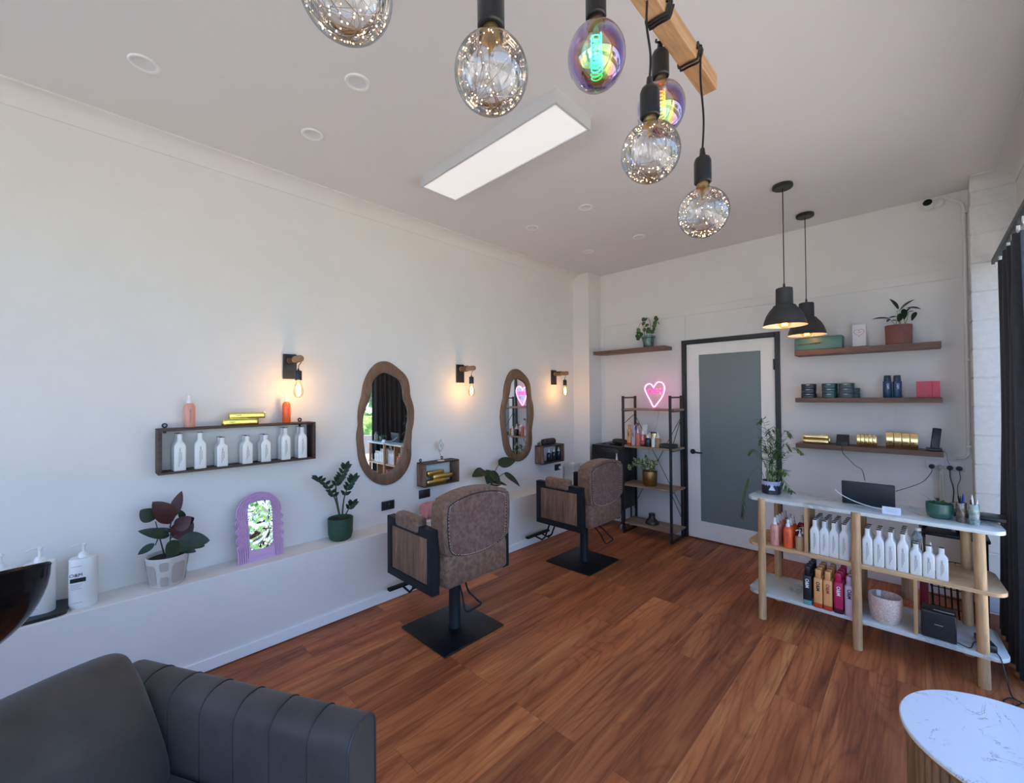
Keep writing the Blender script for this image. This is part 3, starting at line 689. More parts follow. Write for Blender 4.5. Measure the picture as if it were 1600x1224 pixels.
# ------------------------------------------------------------ round side table, bottom right
t = thing('marble_side_table', 'round white marble topped table on a fluted oak drum, bottom right', 'table', (.199,1.84,0))
b = MB(); b.lathe([(.0,.487),(.255,.487),(.262,.491),(.262,.500),(.259,.503),(0,.503)], 72, caps=False); b.build('table_top', MARBLE, t)
b = MB(); b.lathe([(.0,.478),(.252,.478),(.254,.480),(.254,.4865),(0,.4865)], 72, caps=False); b.build('edge_band', GOLDD, t)
b = MB(); b.lathe([(.0,.0),(.234,0),(.234,.478),(0,.478)], 60, caps=False)
for i in range(62):
    a = 2*PI*i/62; b.lathe([(.0108,.0),(.0108,.4775)], 10, c=(.2355*math.cos(a), .2355*math.sin(a), 0))
b.build('fluted_drum', wood('fluted_oak', (.22,.12,.055), (.34,.19,.09), (.42,.26,.13), 'Z', 8, .5), t)
# ------------------------------------------------------------ containers (each stands on local z=0, front towards local -Y)
def parts_box(name, x, y, z, m, parent, bev=.002): b = MB(); b.box(-x/2,x/2,-y/2,y/2,0,z,bev); return b.build(name, m, parent)
def small_print(parent, x0, x1, z0, z1, y, m=INK, om=None, n=3):
    """a few hair-thin printed lines running up the bottle, as on the pack"""
    b = MB(); 
    for k in range(n):
        x = x0+(x1-x0)*(k+.5)/n; w = (x1-x0)/n*.28; h = (z1-z0)*(1, .8, .62)[k % 3]
        b.box(x-w/2,x+w/2,y-.0004,y,z1-h,z1)
    b.build('printed_label', m, parent, smooth=0)
def square_bottle(label, loc, rz=0, h=.208, w=.049, d=.040, group=None, cap=BROWNCAP, body=WHITEB):
    t = thing('square_bottle', label, 'bottle', loc, rz, group); a, c = w/2, d/2
    b = MB(); b.loft([(0,a*.93,c*.93,6),(.003,a,c,6),(h*.64,a,c,6),(h*.70,a*.93,c*.95,5),(h*.76,a*.62,c*.72,3.5),(h*.80,a*.47,c*.56,3),(h*.83,a*.44,c*.54,3)], 32); b.build('bottle_body', body, t)
    b = MB(); b.loft([(h*.83,a*.46,c*.57,3),(h*.985,a*.46,c*.57,3)], 24); cp = b.build('cap', body, t)
    b = MB(); b.loft([(h*.985,a*.47,c*.58,3),(h,a*.47,c*.58,3)], 24); b.build('cap_disc', cap, cp)
    small_print(t, -a*.28, a*.32, h*.12, h*.5, -c-.0001); text('lettering', 'O&M', .011, INK, t, Matrix.Translation((-.001,-c-.0002,h*.56)) @ Matrix.Rotation(PI/2,4,'X') @ Matrix.Rotation(-PI/2,4,'Z')); return t
def spray_bottle(label, loc, col, rz=0, h=.185, r=.0262, group=None, clear=False):
    t = thing('spray_bottle', label, 'bottle', loc, rz, group)
    b = MB(); b.lathe([(0,0),(r*.9,0),(r,.004),(r,h*.60),(r*.93,h*.67),(r*.6,h*.735),(r*.45,h*.75),(0,h*.75)], 28, caps=False); b.build('bottle_body', col, t)
    b = MB(); b.lathe([(0,h*.745),(r*.50,h*.745),(r*.50,h*.82),(r*.34,h*.84),(r*.30,h*.90),(r*.33,h*.985),(r*.2,h),(0,h)], 20, caps=False); b.box(-.0025,.0025,-r*.55,0,h*.93,h*.965,.001); b.build('spray_head', WHITEP, t)
    text('lettering', 'O&M', .013, INK, t, Matrix.Translation((0,-r-.0004,h*.50)) @ Matrix.Rotation(PI/2,4,'X') @ Matrix.Rotation(-PI/2,4,'Z'))
    small_print(t, -.004, .005, h*.14, h*.4, -r-.0001, n=2); return t
def can_bottle(label, loc, body, cap, foot, ink, h=.235, w=.046, d=.044, group=None, rz=0):
    t = thing('styling_bottle', label, 'bottle', loc, rz, group); a, c = w/2, d/2
    b = MB(); b.mi = 1; b.loft([(0,a*.95,c*.95,4.5),(.002,a,c,4.5),(h*.13,a,c,4.5)], 28); b.mi = 0; b.loft([(h*.13,a,c,4.5),(h*.74,a,c,4.5),(h*.765,a*.9,c*.9,4),(h*.78,a*.7,c*.7,3)], 28); b.build('bottle_body', [body, foot], t)
    b = MB(); b.loft([(h*.77,a*.62,c*.62,3.2),(h*.775,a*.66,c*.66,3.2),(h*.985,a*.66,c*.66,3.2),(h,a*.6,c*.6,3)], 24); b.build('cap', cap, t)
    text('lettering', 'O&M', .026, ink, t, Matrix.Translation((0,-c-.0003,h*.57)) @ Matrix.Rotation(PI/2,4,'X') @ Matrix.Rotation(-PI/2,4,'Z'), bold=.0006); return t
def pump_bottle(label, loc, body, rz=0, h=.235, w=.098, d=.078, ph=.07, group=None, big=False):
    t = thing('pump_bottle', label, 'bottle', loc, rz, group); a, c = w/2, d/2
    b = MB(); b.loft([(0,a*.94,c*.94,2.6),(.004,a,c,2.6),(h-.006,a,c,2.6),(h,a*.95,c*.94,2.6),(h+.002,a*.4,a*.4,2)], 40); b.build('bottle_body', body, t)
    k = ph/.07; b = MB(); b.lathe([(0,h),(a*.38,h),(a*.38,h+.012*k),(a*.30,h+.020*k),(.0055*k,h+.026*k),(.005*k,h+.052*k),(.0085*k,h+.054*k),(.0095*k,h+.062*k),(.006*k,h+.066*k),(0,h+.066*k)], 24, caps=False)
    b.tube([(0,0,h+.061*k),(-.02*k,-.012*k,h+.063*k),(-.038*k,-.022*k,h+.058*k)], .0042*k, 8); b.build('pump', WHITEP, t); return t
def foil_box(label, loc, x=.186, y=.038, z=.038, rz=0, group=None, m=GOLD):
    t = thing('foil_box', label, 'box', loc, rz, group); rnd = random.Random(hash(label) % 1000)
    b = MB(); b.loft([(0,x/2-.001,y/2-.001,14),(.001,x/2,y/2,14),(z-.001,x/2,y/2,14),(z,x/2-.001,y/2-.001,14)], 24)
    for v in b.bm.verts: v.co.y += .0012*math.sin(v.co.x*140+v.co.z*60)
    b.build('foil_wrap', m, t, smooth=70); return t
def smooth_box(name, label, cat, loc, sz, m, rz=0, bev=.004, group=None):
    b = MB(); b.box(-sz[0]/2,sz[0]/2,-sz[1]/2,sz[1]/2,0,sz[2],bev,3); o = b.build(name, m); o.location = loc; o.rotation_euler = (0,0,rz); return tag(o, label, cat, group)
def pot(parent, r0, r1, h, m, wall=.005, seg=40, p=None, soil=True):
    prof = p or [(0,0),(r0*.93,0),(r0,.006),(r1,h-.002),(r1-.001,h),(r1-wall,h),(r1-wall-.001,h-.02),(r0-wall,.02),(0,.02)]
    b = MB(); b.lathe(prof, seg, caps=False); o = b.build('pot', m, parent)
    if soil: b = MB(); b.lathe([(0,h-.016),(r1-wall-.002,h-.018),(r1-wall-.003,h-.03),(0,h-.03)], 24, caps=False); b.build('soil', SOIL, parent)
    return o

PINKB = mat('pink_bottle', (.72,.33,.27), .3); ORNB = mat('orange_bottle', (.82,.12,.03), .3); REDB = mat('deep_red_bottle', (.30,.015,.012), .25)
TANB = mat('tan_bottle', (.42,.27,.13), .35); PEACH = mat('peach_bottle', (.78,.38,.14), .35); BLKB = mat('black_bottle', (.012,.013,.018), .3)
MAGB = mat('magenta_bottle', (.52,.018,.085), .3); LILB = mat('lilac_bottle', (.55,.42,.52), .35); TEALF = mat('teal_band', (.16,.42,.42), .35)
REDF = mat('red_band', (.62,.07,.03), .35); DARKF = mat('plum_band', (.09,.012,.03), .35); INKR = mat('red_ink', (.45,.05,.03), .5); INKW = mat('white_ink', (.85,.82,.82), .5); INKB = mat('black_ink', (.01,.01,.012), .5)

# ------------------------------------------------------------ reception shelving counter
t = thing('open_shelf_counter', 'pale oak and marble three-tier open shelving counter with tapered round legs', 'shelving unit', (0,0,0))
def slab(name, z0, z1, m, x0=-.875, x1=.303, y0=3.212, y1=3.60, ins=.075):
    # long sides straight, short ends raked back to narrower corners, all rounded
    c = [(x0,y0+.05),(x0+.035,y0),(x1-.035,y0),(x1,y0+.05),(x1-.02,y1-.03),(x1-.05,y1),(x0+.05,y1),(x0+.02,y1-.03)]
    c = [(p.x,p.y) for i in range(8) for p in [Vector((*c[i],0))]]
    out = []
    for i in range(8):
        p0, p1, p2 = Vector(c[i-1]), Vector(c[i]), Vector(c[(i+1)%8]); q = min(.018, (p1-p0).length/3, (p2-p1).length/3)
        a, e = p1+(p0-p1).normalized()*q, p1+(p2-p1).normalized()*q
        for k in range(5): u = k/4; w = a.lerp(p1,u).lerp(p1.lerp(e,u),u); out.append((w.x,w.y))
    b = MB(); b.prism(out, z0, z1, 'XY', bev=.003); return b.build(name, m, t, smooth=30)
slab('shelf', .790, .810, MARBLE2); slab('shelf', .480, .500, OAK, x1=.305); slab('shelf', .155, .175, MARBLE2, x1=.308)
b = MB()
for (x, y, sx, sy) in [(-.78,3.215,-.004,0),(-.286,3.212,0,0),(.206,3.235,.010,0),(-.765,3.575,0,0),(-.286,3.58,0,0),(.175,3.575,.006,0)]:
    b = MB(); zt = .806 if y < 3.4 else .789
    P0, P1 = Vector((x+sx,y,0)), Vector((x,y,zt)); b.tube([P0,P0+Vector((0,0,.004)),P0.lerp(P1,.5),P1-Vector((0,0,.006)),P1], .0235, 20, r2=.0225); b.build('leg', OAKZ, t)
b = MB(); b.box(-.545,-.527,3.225,3.50,.500,.790,.001); b.build('divider', OAKZ, t, smooth=0)
b = MB(); b.box(-.043,-.027,3.222,3.50,.175,.480,.001); b.build('divider', OAKZ, t, smooth=0)
b = MB(); b.box(-.10,-.045,3.52,3.535,.25,.480,.001); b.build('back_panel', OAKZ, t, smooth=0)
# things on the middle shelf
G = 'pink spray bottles on the oak shelf'
for k in range(5):
    lab = 'pink spray bottle at the front left of the oak shelf' if k == 0 else 'pink spray bottle, %s from the front in the pink file' % ['','second','third','fourth','fifth'][k]
    if k == 0: p0 = spray_bottle(lab, (-.716,3.262,.5), PINKB, .1, group=G)
    else: dup(p0, (-.716+.004*k,3.262+.057*k,.5), .1, lab)
for k in range(3):
    if k == 0: p0 = spray_bottle('orange spray bottle at the front of the oak shelf', (-.638,3.255,.5), ORNB, 0, group='orange spray bottles on the oak shelf')
    else: dup(p0, (-.638+.004*k,3.255+.058*k,.5), 0, 'orange spray bottle, %s from the front in the orange file' % ['','second','third'][k])
spray_bottle('deep red spray bottle at the back of the oak shelf beside the divider', (-.590,3.43,.5), REDB, h=.185)
spray_bottle('darker red spray bottle at the back, between pink and orange files', (-.665,3.45,.5), REDB, h=.18)
def tan_pump(loc, lab):
    t = pump_bottle(lab, loc, TANB, .5, h=.085, w=.050, d=.036, ph=.05, group='tan pump bottles on the oak shelf'); return t
tan_pump((-.574,3.258,.5), 'small tan pump bottle in front, beside the oak divider'); tan_pump((-.570,3.33,.5), 'small tan pump bottle behind the front tan one')
def square_rows(xs, rows, h, y0, grp, front_names, back_name, gap=.0455):
    first = None
    for i, x in enumerate(xs):
        for k in range(rows[i]):
            lab = front_names[i] if k == 0 else back_name[i] % ['','second','third','fourth','fifth'][k]
            loc = (x+.0015*k, y0+gap*k, .5)
            if first is None: first = square_bottle(lab, loc, 0, h, group=grp)
            else: dup(first, loc, 0, lab)
O4 = ['first from the divider', 'second from the divider', 'third from the divider', 'beside the middle leg']
square_rows([-.494,-.445,-.397,-.347], [5,5,5,5], .214, 3.262, 'tall white bottles left of the middle leg', ['tall white bottle, front row left of middle leg, '+o for o in O4], ['tall white bottle, %s from the front in the left-bay file '+o for o in O4])
R4 = ['nearest the middle leg', 'second from the middle leg', 'third from the middle leg', 'fourth from the middle leg']
square_rows([-.238,-.187,-.136,-.084], [3,3,3,5], .214, 3.265, 'tall white bottles right of the middle leg', ['tall white bottle, front row right of middle leg, '+o for o in R4], ['tall white bottle, %s from the front in the right-bay file '+o for o in R4])
square_rows([-.031,.020,.071], [2,1,1], .172, 3.262, 'short white bottles on the oak shelf', ['short white square bottle next to the tall ones', 'short white square bottle in the middle of the three', 'short white square bottle at the right end of the row'], ['short white square bottle standing behind (%s) the first short one']*3)
CLW = glass('clear_plastic', (.80,.90,.93), .6, .05, .08)
t = thing('water_bottle', 'clear plastic water bottle behind the short white bottles', 'bottle', (-.022,3.46,.5))
b = MB(); b.lathe([(0,0),(.029,0),(.032,.006),(.032,.12),(.029,.14),(.031,.15),(.030,.165),(.013,.195),(.0125,.20),(0,.20)], 28, caps=False); b.build('bottle_body', CLW, t)
b = MB(); b.lathe([(0,.198),(.0145,.198),(.0145,.214),(0,.215)], 20, caps=False); b.build('cap', WHITEP, t)
t = thing('tube_bottle', 'small glossy white dropper bottle behind the short white bottles', 'bottle', (.028,3.40,.5))
b = MB(); b.lathe([(0,0),(.019,0),(.02,.004),(.02,.085),(.009,.10),(0,.10)], 24, caps=False); b.build('bottle_body', WHITEP, t)
b = MB(); b.lathe([(0,.1),(.010,.1),(.010,.125),(.006,.13),(.004,.155),(0,.156)], 20, caps=False); b.build('cap', WHITEP, t)
# things on the bottom shelf
cols = [(-.532, BLKB, BLKB, TEALF, INKW, 'black and teal'), (-.476, PEACH, PEACH, REDF, INKB, 'first peach and red'), (-.427, PEACH, PEACH, REDF, INKR, 'second peach and red'), (-.374, MAGB, MAGB, DARKF, INKW, 'magenta'), (-.322, LILB, LILB, LILB, INKB, 'lilac')]
for ci, (x, bd, cp, ft, ink, nm) in enumerate(cols):
    for k in range(4):
        loc = (x+.003*k, 3.232+.053*k, .175)
        if k == 0: p0 = can_bottle(nm+' styling bottle in the front row of the bottom shelf', loc, bd, cp, ft, ink, h=(.240,.235,.235,.24,.235)[ci], group='styling bottles on the bottom shelf')
        else: dup(p0, loc, 0, nm+' styling bottle, %s from the front on the bottom shelf' % ['','second','third','fourth'][k])
SPECK = noisy('speckled_planter', (.62,.42,.34), (.80,.66,.58), 160, .8, stops=(.42,.58), bump=.2, detail=3)
t = thing('speckled_planter', 'speckled pink planter bowl on the marble bottom shelf', 'planter', (-.165,3.305,.175))
b = MB(); b.lathe([(0,0),(.055,0),(.063,.008),(.073,.06),(.077,.12),(.076,.148),(.0735,.150),(.071,.148),(.072,.12),(.066,.06),(.05,.014),(0,.012)], 44, caps=False); b.build('bowl', SPECK, t)
b = MB(); b.loft([(.14,.010,.003,2),(.175,.011,.003,2)], 12, M=Matrix.Translation((-.03,.02,-.012))); b.build('plant_tag', WHITEP, t)
t = thing('desktop_speaker', 'black box speaker with a small silver badge on the bottom shelf', 'speaker', (.055,3.288,.175), -.04)
b = MB(); b.box(-.068,.068,-.05,.06,0,.145,.006,3); b.build('cabinet', BLACKP, t)
b = MB(); b.box(-.061,.061,-.053,-.049,.006,.139,.003,2); b.build('grille', noisy('speaker_grille', (.010,.010,.012), (.02,.02,.022), 400, .8), t)
b = MB(); b.box(-.016,.018,-.0545,-.053,.078,.083,.0005); b.build('badge', STEEL, t, smooth=0)
b = MB(); b.box(-.02,.06,-.02,-.012,.145,.148,.001); b.build('top_handle', STEEL, t, smooth=0)
o = smooth_box('power_adapter', 'flat black power adapter behind the right front leg on the bottom shelf', 'adapter', (.228,3.33,.175), (.045,.14,.035), BLACKP, .25, .006)
b = MB(); b.tube(spline([(.12,3.262,.182),(.16,3.235,.180),(.175,3.26,.179),(.185,3.32,.180),(.205,3.34,.182)], 6), .0022, 6); tag(b.build('speaker_cable', BLACKP), 'thin black cable from the box speaker along the bottom shelf', 'cable')
b = MB(); b.tube(spline([(.248,3.30,.18),(.27,3.22,.178),(.285,3.18,.10),(.30,3.17,.03),(.33,3.18,.006),(.30,3.11,.006),(.33,3.06,.006),(.36,3.13,.012),(.30,3.19,.010),(.27,3.12,.006),(.34,3.08,.014),(.38,3.10,.006),(.36,3.02,.006),(.31,3.07,.010),(.30,3.15,.006)], 8), .0028, 6); b.box(.245,.37,3.095,3.115,0,.014,.003); tag(b.build('tangled_cable', BLACKP), 'tangled black cables on the floor by the right front leg', 'cable')
# behind the counter
b = MB()
for i in range(7): x = .035+.028*i; b.tube([(x,3.80,.40),(x+.01,3.80,.06),(x+.01,3.97,.06),(x,3.99,.40)], .0028, 6)
for z in (.40,.28,.16): b.tube([(.03,3.80,z),(.21,3.80,z),(.215,3.99,z),(.03,3.99,z)], .003, 6, closed=True)
for y in (3.86,3.92): b.tube([(.03,y,.40),(.04,y,.06),(.22,y,.06),(.215,y,.40)], .0028, 6)
for x in (.05,.2):
    b.tube([(x,3.81,0),(x,3.81,.06)], .004, 6); b.tube([(x,3.96,0),(x,3.96,.06)], .004, 6)
tag(b.build('wire_basket', BLACKM), 'black wire basket standing behind the counter', 'basket')
smooth_box('red_folder', 'dark red folder standing behind the black speaker', 'folder', (.0,3.76,0), (.04,.10,.42), mat('dark_red_card', (.25,.01,.03), .5), 0, .003)
t = thing('under_counter_tray', 'black metal stand behind the oak shelf holding a soap bottle', 'stand', (.12,3.95,0))
b = MB(); b.box(-.14,.17,-.16,.16,.60,.622,.006); b.build('tray', BLACKM, t)
for sx in (-.12,.15):
    for sy in (-.14,.14): b = MB(); b.tube([(sx,sy,0),(sx,sy,.605)], .011, 8); b.build('leg', BLACKM, t)
b = MB(); b.tube(spline([(-.12,-.10,.632),(-.08,-.13,.685),(0,-.13,.70),(.03,-.12,.66),(.04,-.08,.634)], 6), .012, 8); b.build('hose', BLACKP, t)
pump_bottle('translucent white soap pump bottle on the black stand behind the counter', (.165,3.92,.622), mat('soap_bottle', (.72,.72,.68), .3), .6, h=.085, w=.07, d=.055, ph=.045)
t = thing('monitor_arm', 'black bar bracket under the marble top at the back right', 'bracket', (.05,3.66,.70))
b = MB(); b.box(-.02,.17,-.012,.012,.0,.028,.006); b.tube([(.12,0,.012),(.15,.0,-.045)], .005, 8); b.build('bar', BLACKM, t)
b = MB(); b.tube([(.03,.0,.012),(.03,.84,.012)], .009, 8); b.build('stay', BLACKM, t)
# on the marble top
PALMG = noisy('palm_green', (.02,.065,.015), (.07,.15,.035), 25, .5)
def frond(b, pts, n, ll, wd, start=.35, droop=.5, pair=1.0):
    sp = spline(pts, 8); b.mi = 1; b.tube(sp, .0016, 5, r2=.0007); b.mi = 0; m = len(sp)
    for i in range(n):
        u = start+(1-start)*i/(n-1); k = min(m-2, int(u*(m-1))); c = sp[k]; dn = (sp[k+1]-sp[k]).normalized()
        s_ = dn.cross(Vector((0,0,1)))
        s_ = s_.normalized() if s_.length > .1 else Vector((1,0,0)); L = ll*(1-.45*abs(2*(u-start)/(1-start)-.8))
        for sg in (-1, 1):
            tip = c+(dn*.62+s_*sg*.75*pair+Vector((0,0,-droop*random.uniform(.4,1.2)))).normalized()*L
            b.leaf(c, tip, wd, n=Vector((0,0,1)), bend=-.1, fold=.3, ns=4)
t = thing('potted_palm', 'potted parlour palm with drooping fronds on the left end of the marble top', 'plant', (-.768,3.42,.81))
b = MB(); b.lathe([(0,0),(.054,0),(.059,.004),(.0595,.088),(.0575,.09),(.0545,.089),(.054,.07),(0,.068)], 40, caps=False); b.build('pot', mat('navy_pot', (.010,.013,.028), .35), t)
b = MB(); b.lathe([(.0598,.066),(.0600,.0885),(.0578,.0905)], 40, caps=False)
for i in range(22):
    a = 2*PI*i/22; p = [Vector((.0603*math.cos(a+q),.0603*math.sin(a+q),z)) for q, z in ((-.12,.067),(.12,.067),(0,.057))]; b._f([b.bm.verts.new(v) for v in p])
b.build('pot_rim_pattern', mat('lavender_glaze', (.42,.42,.58), .45), t)
b = MB(); a0 = -PI/2+.25; b.prism([(-.020,.030),(.020,.030),(0,.072)], -.0612, -.0596, 'XZ'); b.build('triangle_motif', mat('pale_glaze', (.70,.72,.80), .45), t, matrix=Matrix.Rotation(.28,4,'Z'))
b = MB(); b.lathe([(0,.074),(.053,.072),(.05,.06),(0,.06)], 24, caps=False); b.build('soil', SOIL, t)
b = MB(); 
F = [((-.728,1.242),.03,.09),((-.755,1.19),-.05,.06),((-.788,1.232),.02,.02),((-.849,1.306),.05,.0),((-.638,1.229),-.04,.05),((-.573,1.118),-.05,.0),((-.892,1.09),-.06,-.02),((-.651,.976),-.12,.0),((-.622,.864),-.10,.0),((-.70,1.10),-.1,.1),((-.80,1.10),.1,.1),((-.74,1.15),.06,0),((-.79,1.12),-.08,0),((-.715,1.08),-.06,0),((-.66,1.13),.05,0),((-.83,1.17),-.03,0)]
for i, ((ex, ez), dy, lift) in enumerate(F):
    ex -= -.768; ez -= .81; bx = random.uniform(-.025,.025); by = random.uniform(-.02,.02)
    mid = Vector((ex*.35, dy*.4, max(.16, ez*.72+.04)))
    frond(b, [(bx,by,.07),(bx*1.3,by+dy*.1,.15),mid,(ex*.75,dy*.8,ez+.03+.0*lift),(ex,dy,ez)], 15, .078, .0092, .36)
frond(b, [(-.03,-.02,.07),(-.05,-.10,.19),(-.10,-.14,.13),(-.133,-.15,.04),(-.15,-.155,-.145)], 12, .13, .013, .55, .8, .4)
b.build('foliage', [PALMG, LEAF], t, smooth=60)
b = MB()
for k in range(9): a = k*.7; b.tube([(.022*math.cos(a),.022*math.sin(a),.07),(.03*math.cos(a),.03*math.sin(a),.20+.01*(k%3))], .0028, 6, r2=.0015)
b.build('stems', mat('palm_stem', (.35,.38,.16), .5), t)
t = thing('pos_screen', 'black touchscreen register seen from behind on the marble top', 'screen', (-.245,3.43,.81), .02)
b = MB(); b.box(-.127,.127,-.006,.008,.0,.148,.006,3, M=Matrix.Rotation(.14,4,'X')); b.build('screen_back', mat('screen_back_black', (.010,.014,.016), .42), t)
b = MB(); b.box(-.122,.122,-.0,.12,0,.008,.003); b.box(-.05,.05,.015,.03,.0,.09,.004); b.build('stand', BLACKP, t)
b = MB(); b.tube(spline([(-.40,3.36,.90),(-.36,3.345,.872),(-.29,3.34,.842),(-.20,3.335,.823),(-.14,3.335,.822),(-.09,3.35,.822)], 8), .0022, 6); tag(b.build('charging_cable', WHITEP), 'white charging cable looping in front of the black register screen', 'cable')
t = thing('card_holder', 'small folded white business card stand on the marble top', 'card stand', (-.130,3.285,.81), -.03)
b = MB(); b.prism([(-.020,.001),(.020,.001),(.002,.040),(-.002,.040)], -.040, .040, 'YZ'); b.build('card_stand', mat('card_stock', (.72,.76,.82), .35), t, smooth=0)
b = MB()
for k in range(4):
    z = .031-.006*k; u = (.040-z)/.039; b.box(-.03+.004*k,.028-.006*(k%2),-.0007,0,-.0008,.0008, M=Matrix.Translation((0,-.003-.0185*u,z)) @ Matrix.Rotation(-.43,4,'X'))
b.build('printed_lines', mat('faint_print', (.45,.48,.55), .6), t, smooth=0)
GRNP = mat('green_ribbed_pot', (.035,.115,.080), .3, coat=.3)
t = thing('potted_orchid', 'low green ribbed pot with a few strappy leaves on the marble top', 'plant', (.068,3.375,.81))
prof = [(0,0),(.040,0),(.050,.006),(.056,.03)]
for i in range(8): z = .034+.0058*i; prof += [(.0572,z),(.0556,z+.0029)]
prof += [(.056,.082),(.0535,.0825),(.052,.078),(.051,.06),(0,.058)]
b = MB(); b.lathe(prof, 40, caps=False); b.build('pot', GRNP, t, smooth=60)
b = MB(); b.lathe([(0,.064),(.051,.064),(.05,.058),(0,.058)], 24, caps=False); b.build('soil', SOIL, t)
b = MB()
for bx, tx, ty, tz, w in [(-.02,-.075,-.01,.125,.016),(-.03,-.02,-.03,.10,.022),(0,.035,-.035,.085,.03),(.01,.085,-.01,.105,.02),(0,.02,.02,.098,.03),(-.01,-.045,-.03,.078,.024),(.0,-.03,.01,.118,.006)]: b.leaf((bx,0,.062), (tx,ty,tz), w, n=(0,0,1), bend=.22, fold=.25)
b.build('foliage', LEAF, t, smooth=60)
MERC = noisy('mercury_glass', (.10,.16,.14), (.42,.46,.38), 45, .15, bump=.15, spec=.8, coat=.6); BRNG = noisy('brown_glass', (.05,.035,.025), (.22,.15,.09), 40, .15, spec=.8, coat=.6)
def pen_jar(x, y, m, label, pens):
    t = thing('pen_jar', label, 'pen holder', (x,y,.81), 0, 'pen jars on the marble top')
    b = MB(); b.lathe([(0,0),(.0195,0),(.021,.003),(.0205,.104),(.0195,.106),(.0185,.104),(.0185,.01),(0,.009)], 28, caps=False); b.build('jar', m, t)
    for i, (dx, dy, hh, pm, nm) in enumerate(pens):
        b = MB(); b.tube([(-dx*.3,-dy*.3,.012),(dx,dy,hh-.012)], .0038, 8); b.tube([(dx,dy,hh-.012),(dx*1.05,dy*1.05,hh)], .0022, 6); o = b.build('pen', pm); o.location = (x,y,.81); tag(o, nm, 'pen', 'pens in the jars')
BLUEP = mat('blue_pen', (.02,.06,.35), .3)
pen_jar(.150, 3.335, BRNG, 'brown mottled glass jar full of dark pens', [(-.010,.004,.150,BLACKP,'black pen leaning left in the brown jar'),(-.002,-.006,.142,BLACKP,'black pen standing at the front of the brown jar'),(.008,.006,.155,BLUEP,'blue pen standing at the back of the brown jar'),(.011,-.003,.150,BLUEP,'blue pen leaning right in the brown jar')])
pen_jar(.196, 3.318, MERC, 'silver-green mottled glass jar holding a few pens', [(-.006,.004,.155,WHITEP,'white-tipped dark pen in the silver-green jar'),(-.011,.008,.128,BLACKP,'short black pen in the silver-green jar'),(.012,.002,.132,WHITEP,'thick white marker leaning right in the silver-green jar')])
smooth_box('laptop', 'closed black laptop at the back right of the marble top', 'laptop', (.215,3.52,.81), (.22,.13,.022), BLACKP, -.06, .005)

# ------------------------------------------------------------ wall shelves on the back wall
def wall_shelf(label, x0, x1, z0, z1):
    b = MB(); b.box((x0-x1)/2,(x1-x0)/2,0,.2,0,z1-z0,.002); o = b.build('floating_shelf', WALNUT, smooth=0); o.location = ((x0+x1)/2, YB-.2, z0); tag(o, label, 'shelf', 'walnut floating shelves on the back wall')
wall_shelf('walnut floating shelf above the neon heart, holding one green pot', -2.825, -1.942, 2.003, 2.040)
wall_shelf('topmost of the three walnut floating shelves right of the door', -.778, .113, 1.842, 1.885)
wall_shelf('middle one of the three walnut floating shelves right of the door', -.778, .113, 1.440, 1.478)
wall_shelf('lowest of the three walnut floating shelves right of the door', -.78, .113, 1.048, 1.086)
# top shelf
t = thing('gift_box', 'long teal box with a black wand picture on the top shelf', 'box', (-.615,4.395,1.885))
b = MB(); b.box(-.165,.165,-.07,.07,.0,.108,.006,3); b.build('carton', mat('teal_card', (.055,.165,.155), .4), t)
b = MB(); b.tube([(-.14,-.0712,.048),(-.05,-.0712,.052)], .0022, 6); b.tube([(-.05,-.0712,.052),(.02,-.0712,.056)], .0045, 8); b.sphere((-.012,-.073,.054), .007, 12, 8, (1,.3,1)); b.build('wand_print', [INKB], t)
t = thing('heart_card', 'white card with a pink heart drawing on the top shelf', 'card', (-.352,4.42,1.885))
b = MB(); b.box(-.042,.042,-.003,.003,.012,.19,.001); b.build('card', mat('white_card', (.82,.80,.80), .5), t, smooth=0)
def heart(s_=1.0, n=40): return [(s_*.0625*16*math.sin(a)**3/16, s_*.0625*(13*math.cos(a)-5*math.cos(2*a)-2*math.cos(3*a)-math.cos(4*a))/16) for a in [2*PI*i/n for i in range(n)]]
PINKI = mat('pink_ink', (.75,.12,.22), .5)
b = MB(); b.tube([(x*.52,-.0035,.125+z*.52) for x, z in heart()], .0016, 5, closed=True); b.build('heart_print', PINKI, t)
text('lettering', 'O&M', .014, PINKI, t, face_my(0,-.0035,.125))
b = MB(); b.box(-.06,.06,-.025,.025,0,.012,.003); b.build('acrylic_base', glass('acrylic', (.93,.95,.95), .6, .05, .1), t)
TERRA = noisy('terracotta', (.23,.085,.066), (.27,.10,.08), 20, .8)
t = thing('potted_bamboo', 'leafy plant in a terracotta cylinder pot on the top shelf', 'plant', (-.115,4.40,1.885))
pot(t, .0765, .080, .152, TERRA)
b = MB()
TCL = [((-.113,2.157),(-.164,2.25),.03),((-.106,2.151),(-.021,2.215),.045),((-.163,2.097),(-.272,2.10),.03),((-.12,2.104),(-.167,2.093),.025),((-.114,2.072),(-.153,2.073),.025),((-.106,2.147),(-.126,2.145),.02),((-.071,2.164),(.011,2.138),.035),((-.074,2.129),(-.027,2.131),.035),((-.017,2.125),(-.04,2.054),.03),((-.084,2.161),(-.082,2.072),.04),((-.107,2.125),(-.111,2.059),.04),((-.163,2.092),(-.18,2.065),.02),((-.10,2.09),(-.03,2.17),.03)]
for i, ((x0,z0),(x1,z1),w) in enumerate(TCL): b.leaf((x0+.115,.01*((i*7)%5-2),z0-1.885),(x1+.115,-.01-.012*((i*3)%5-1),z1-1.885), w, n=(.2,-.6,1), bend=.2, fold=.25)
b.build('foliage', LEAFD, t, smooth=60)
b = MB()
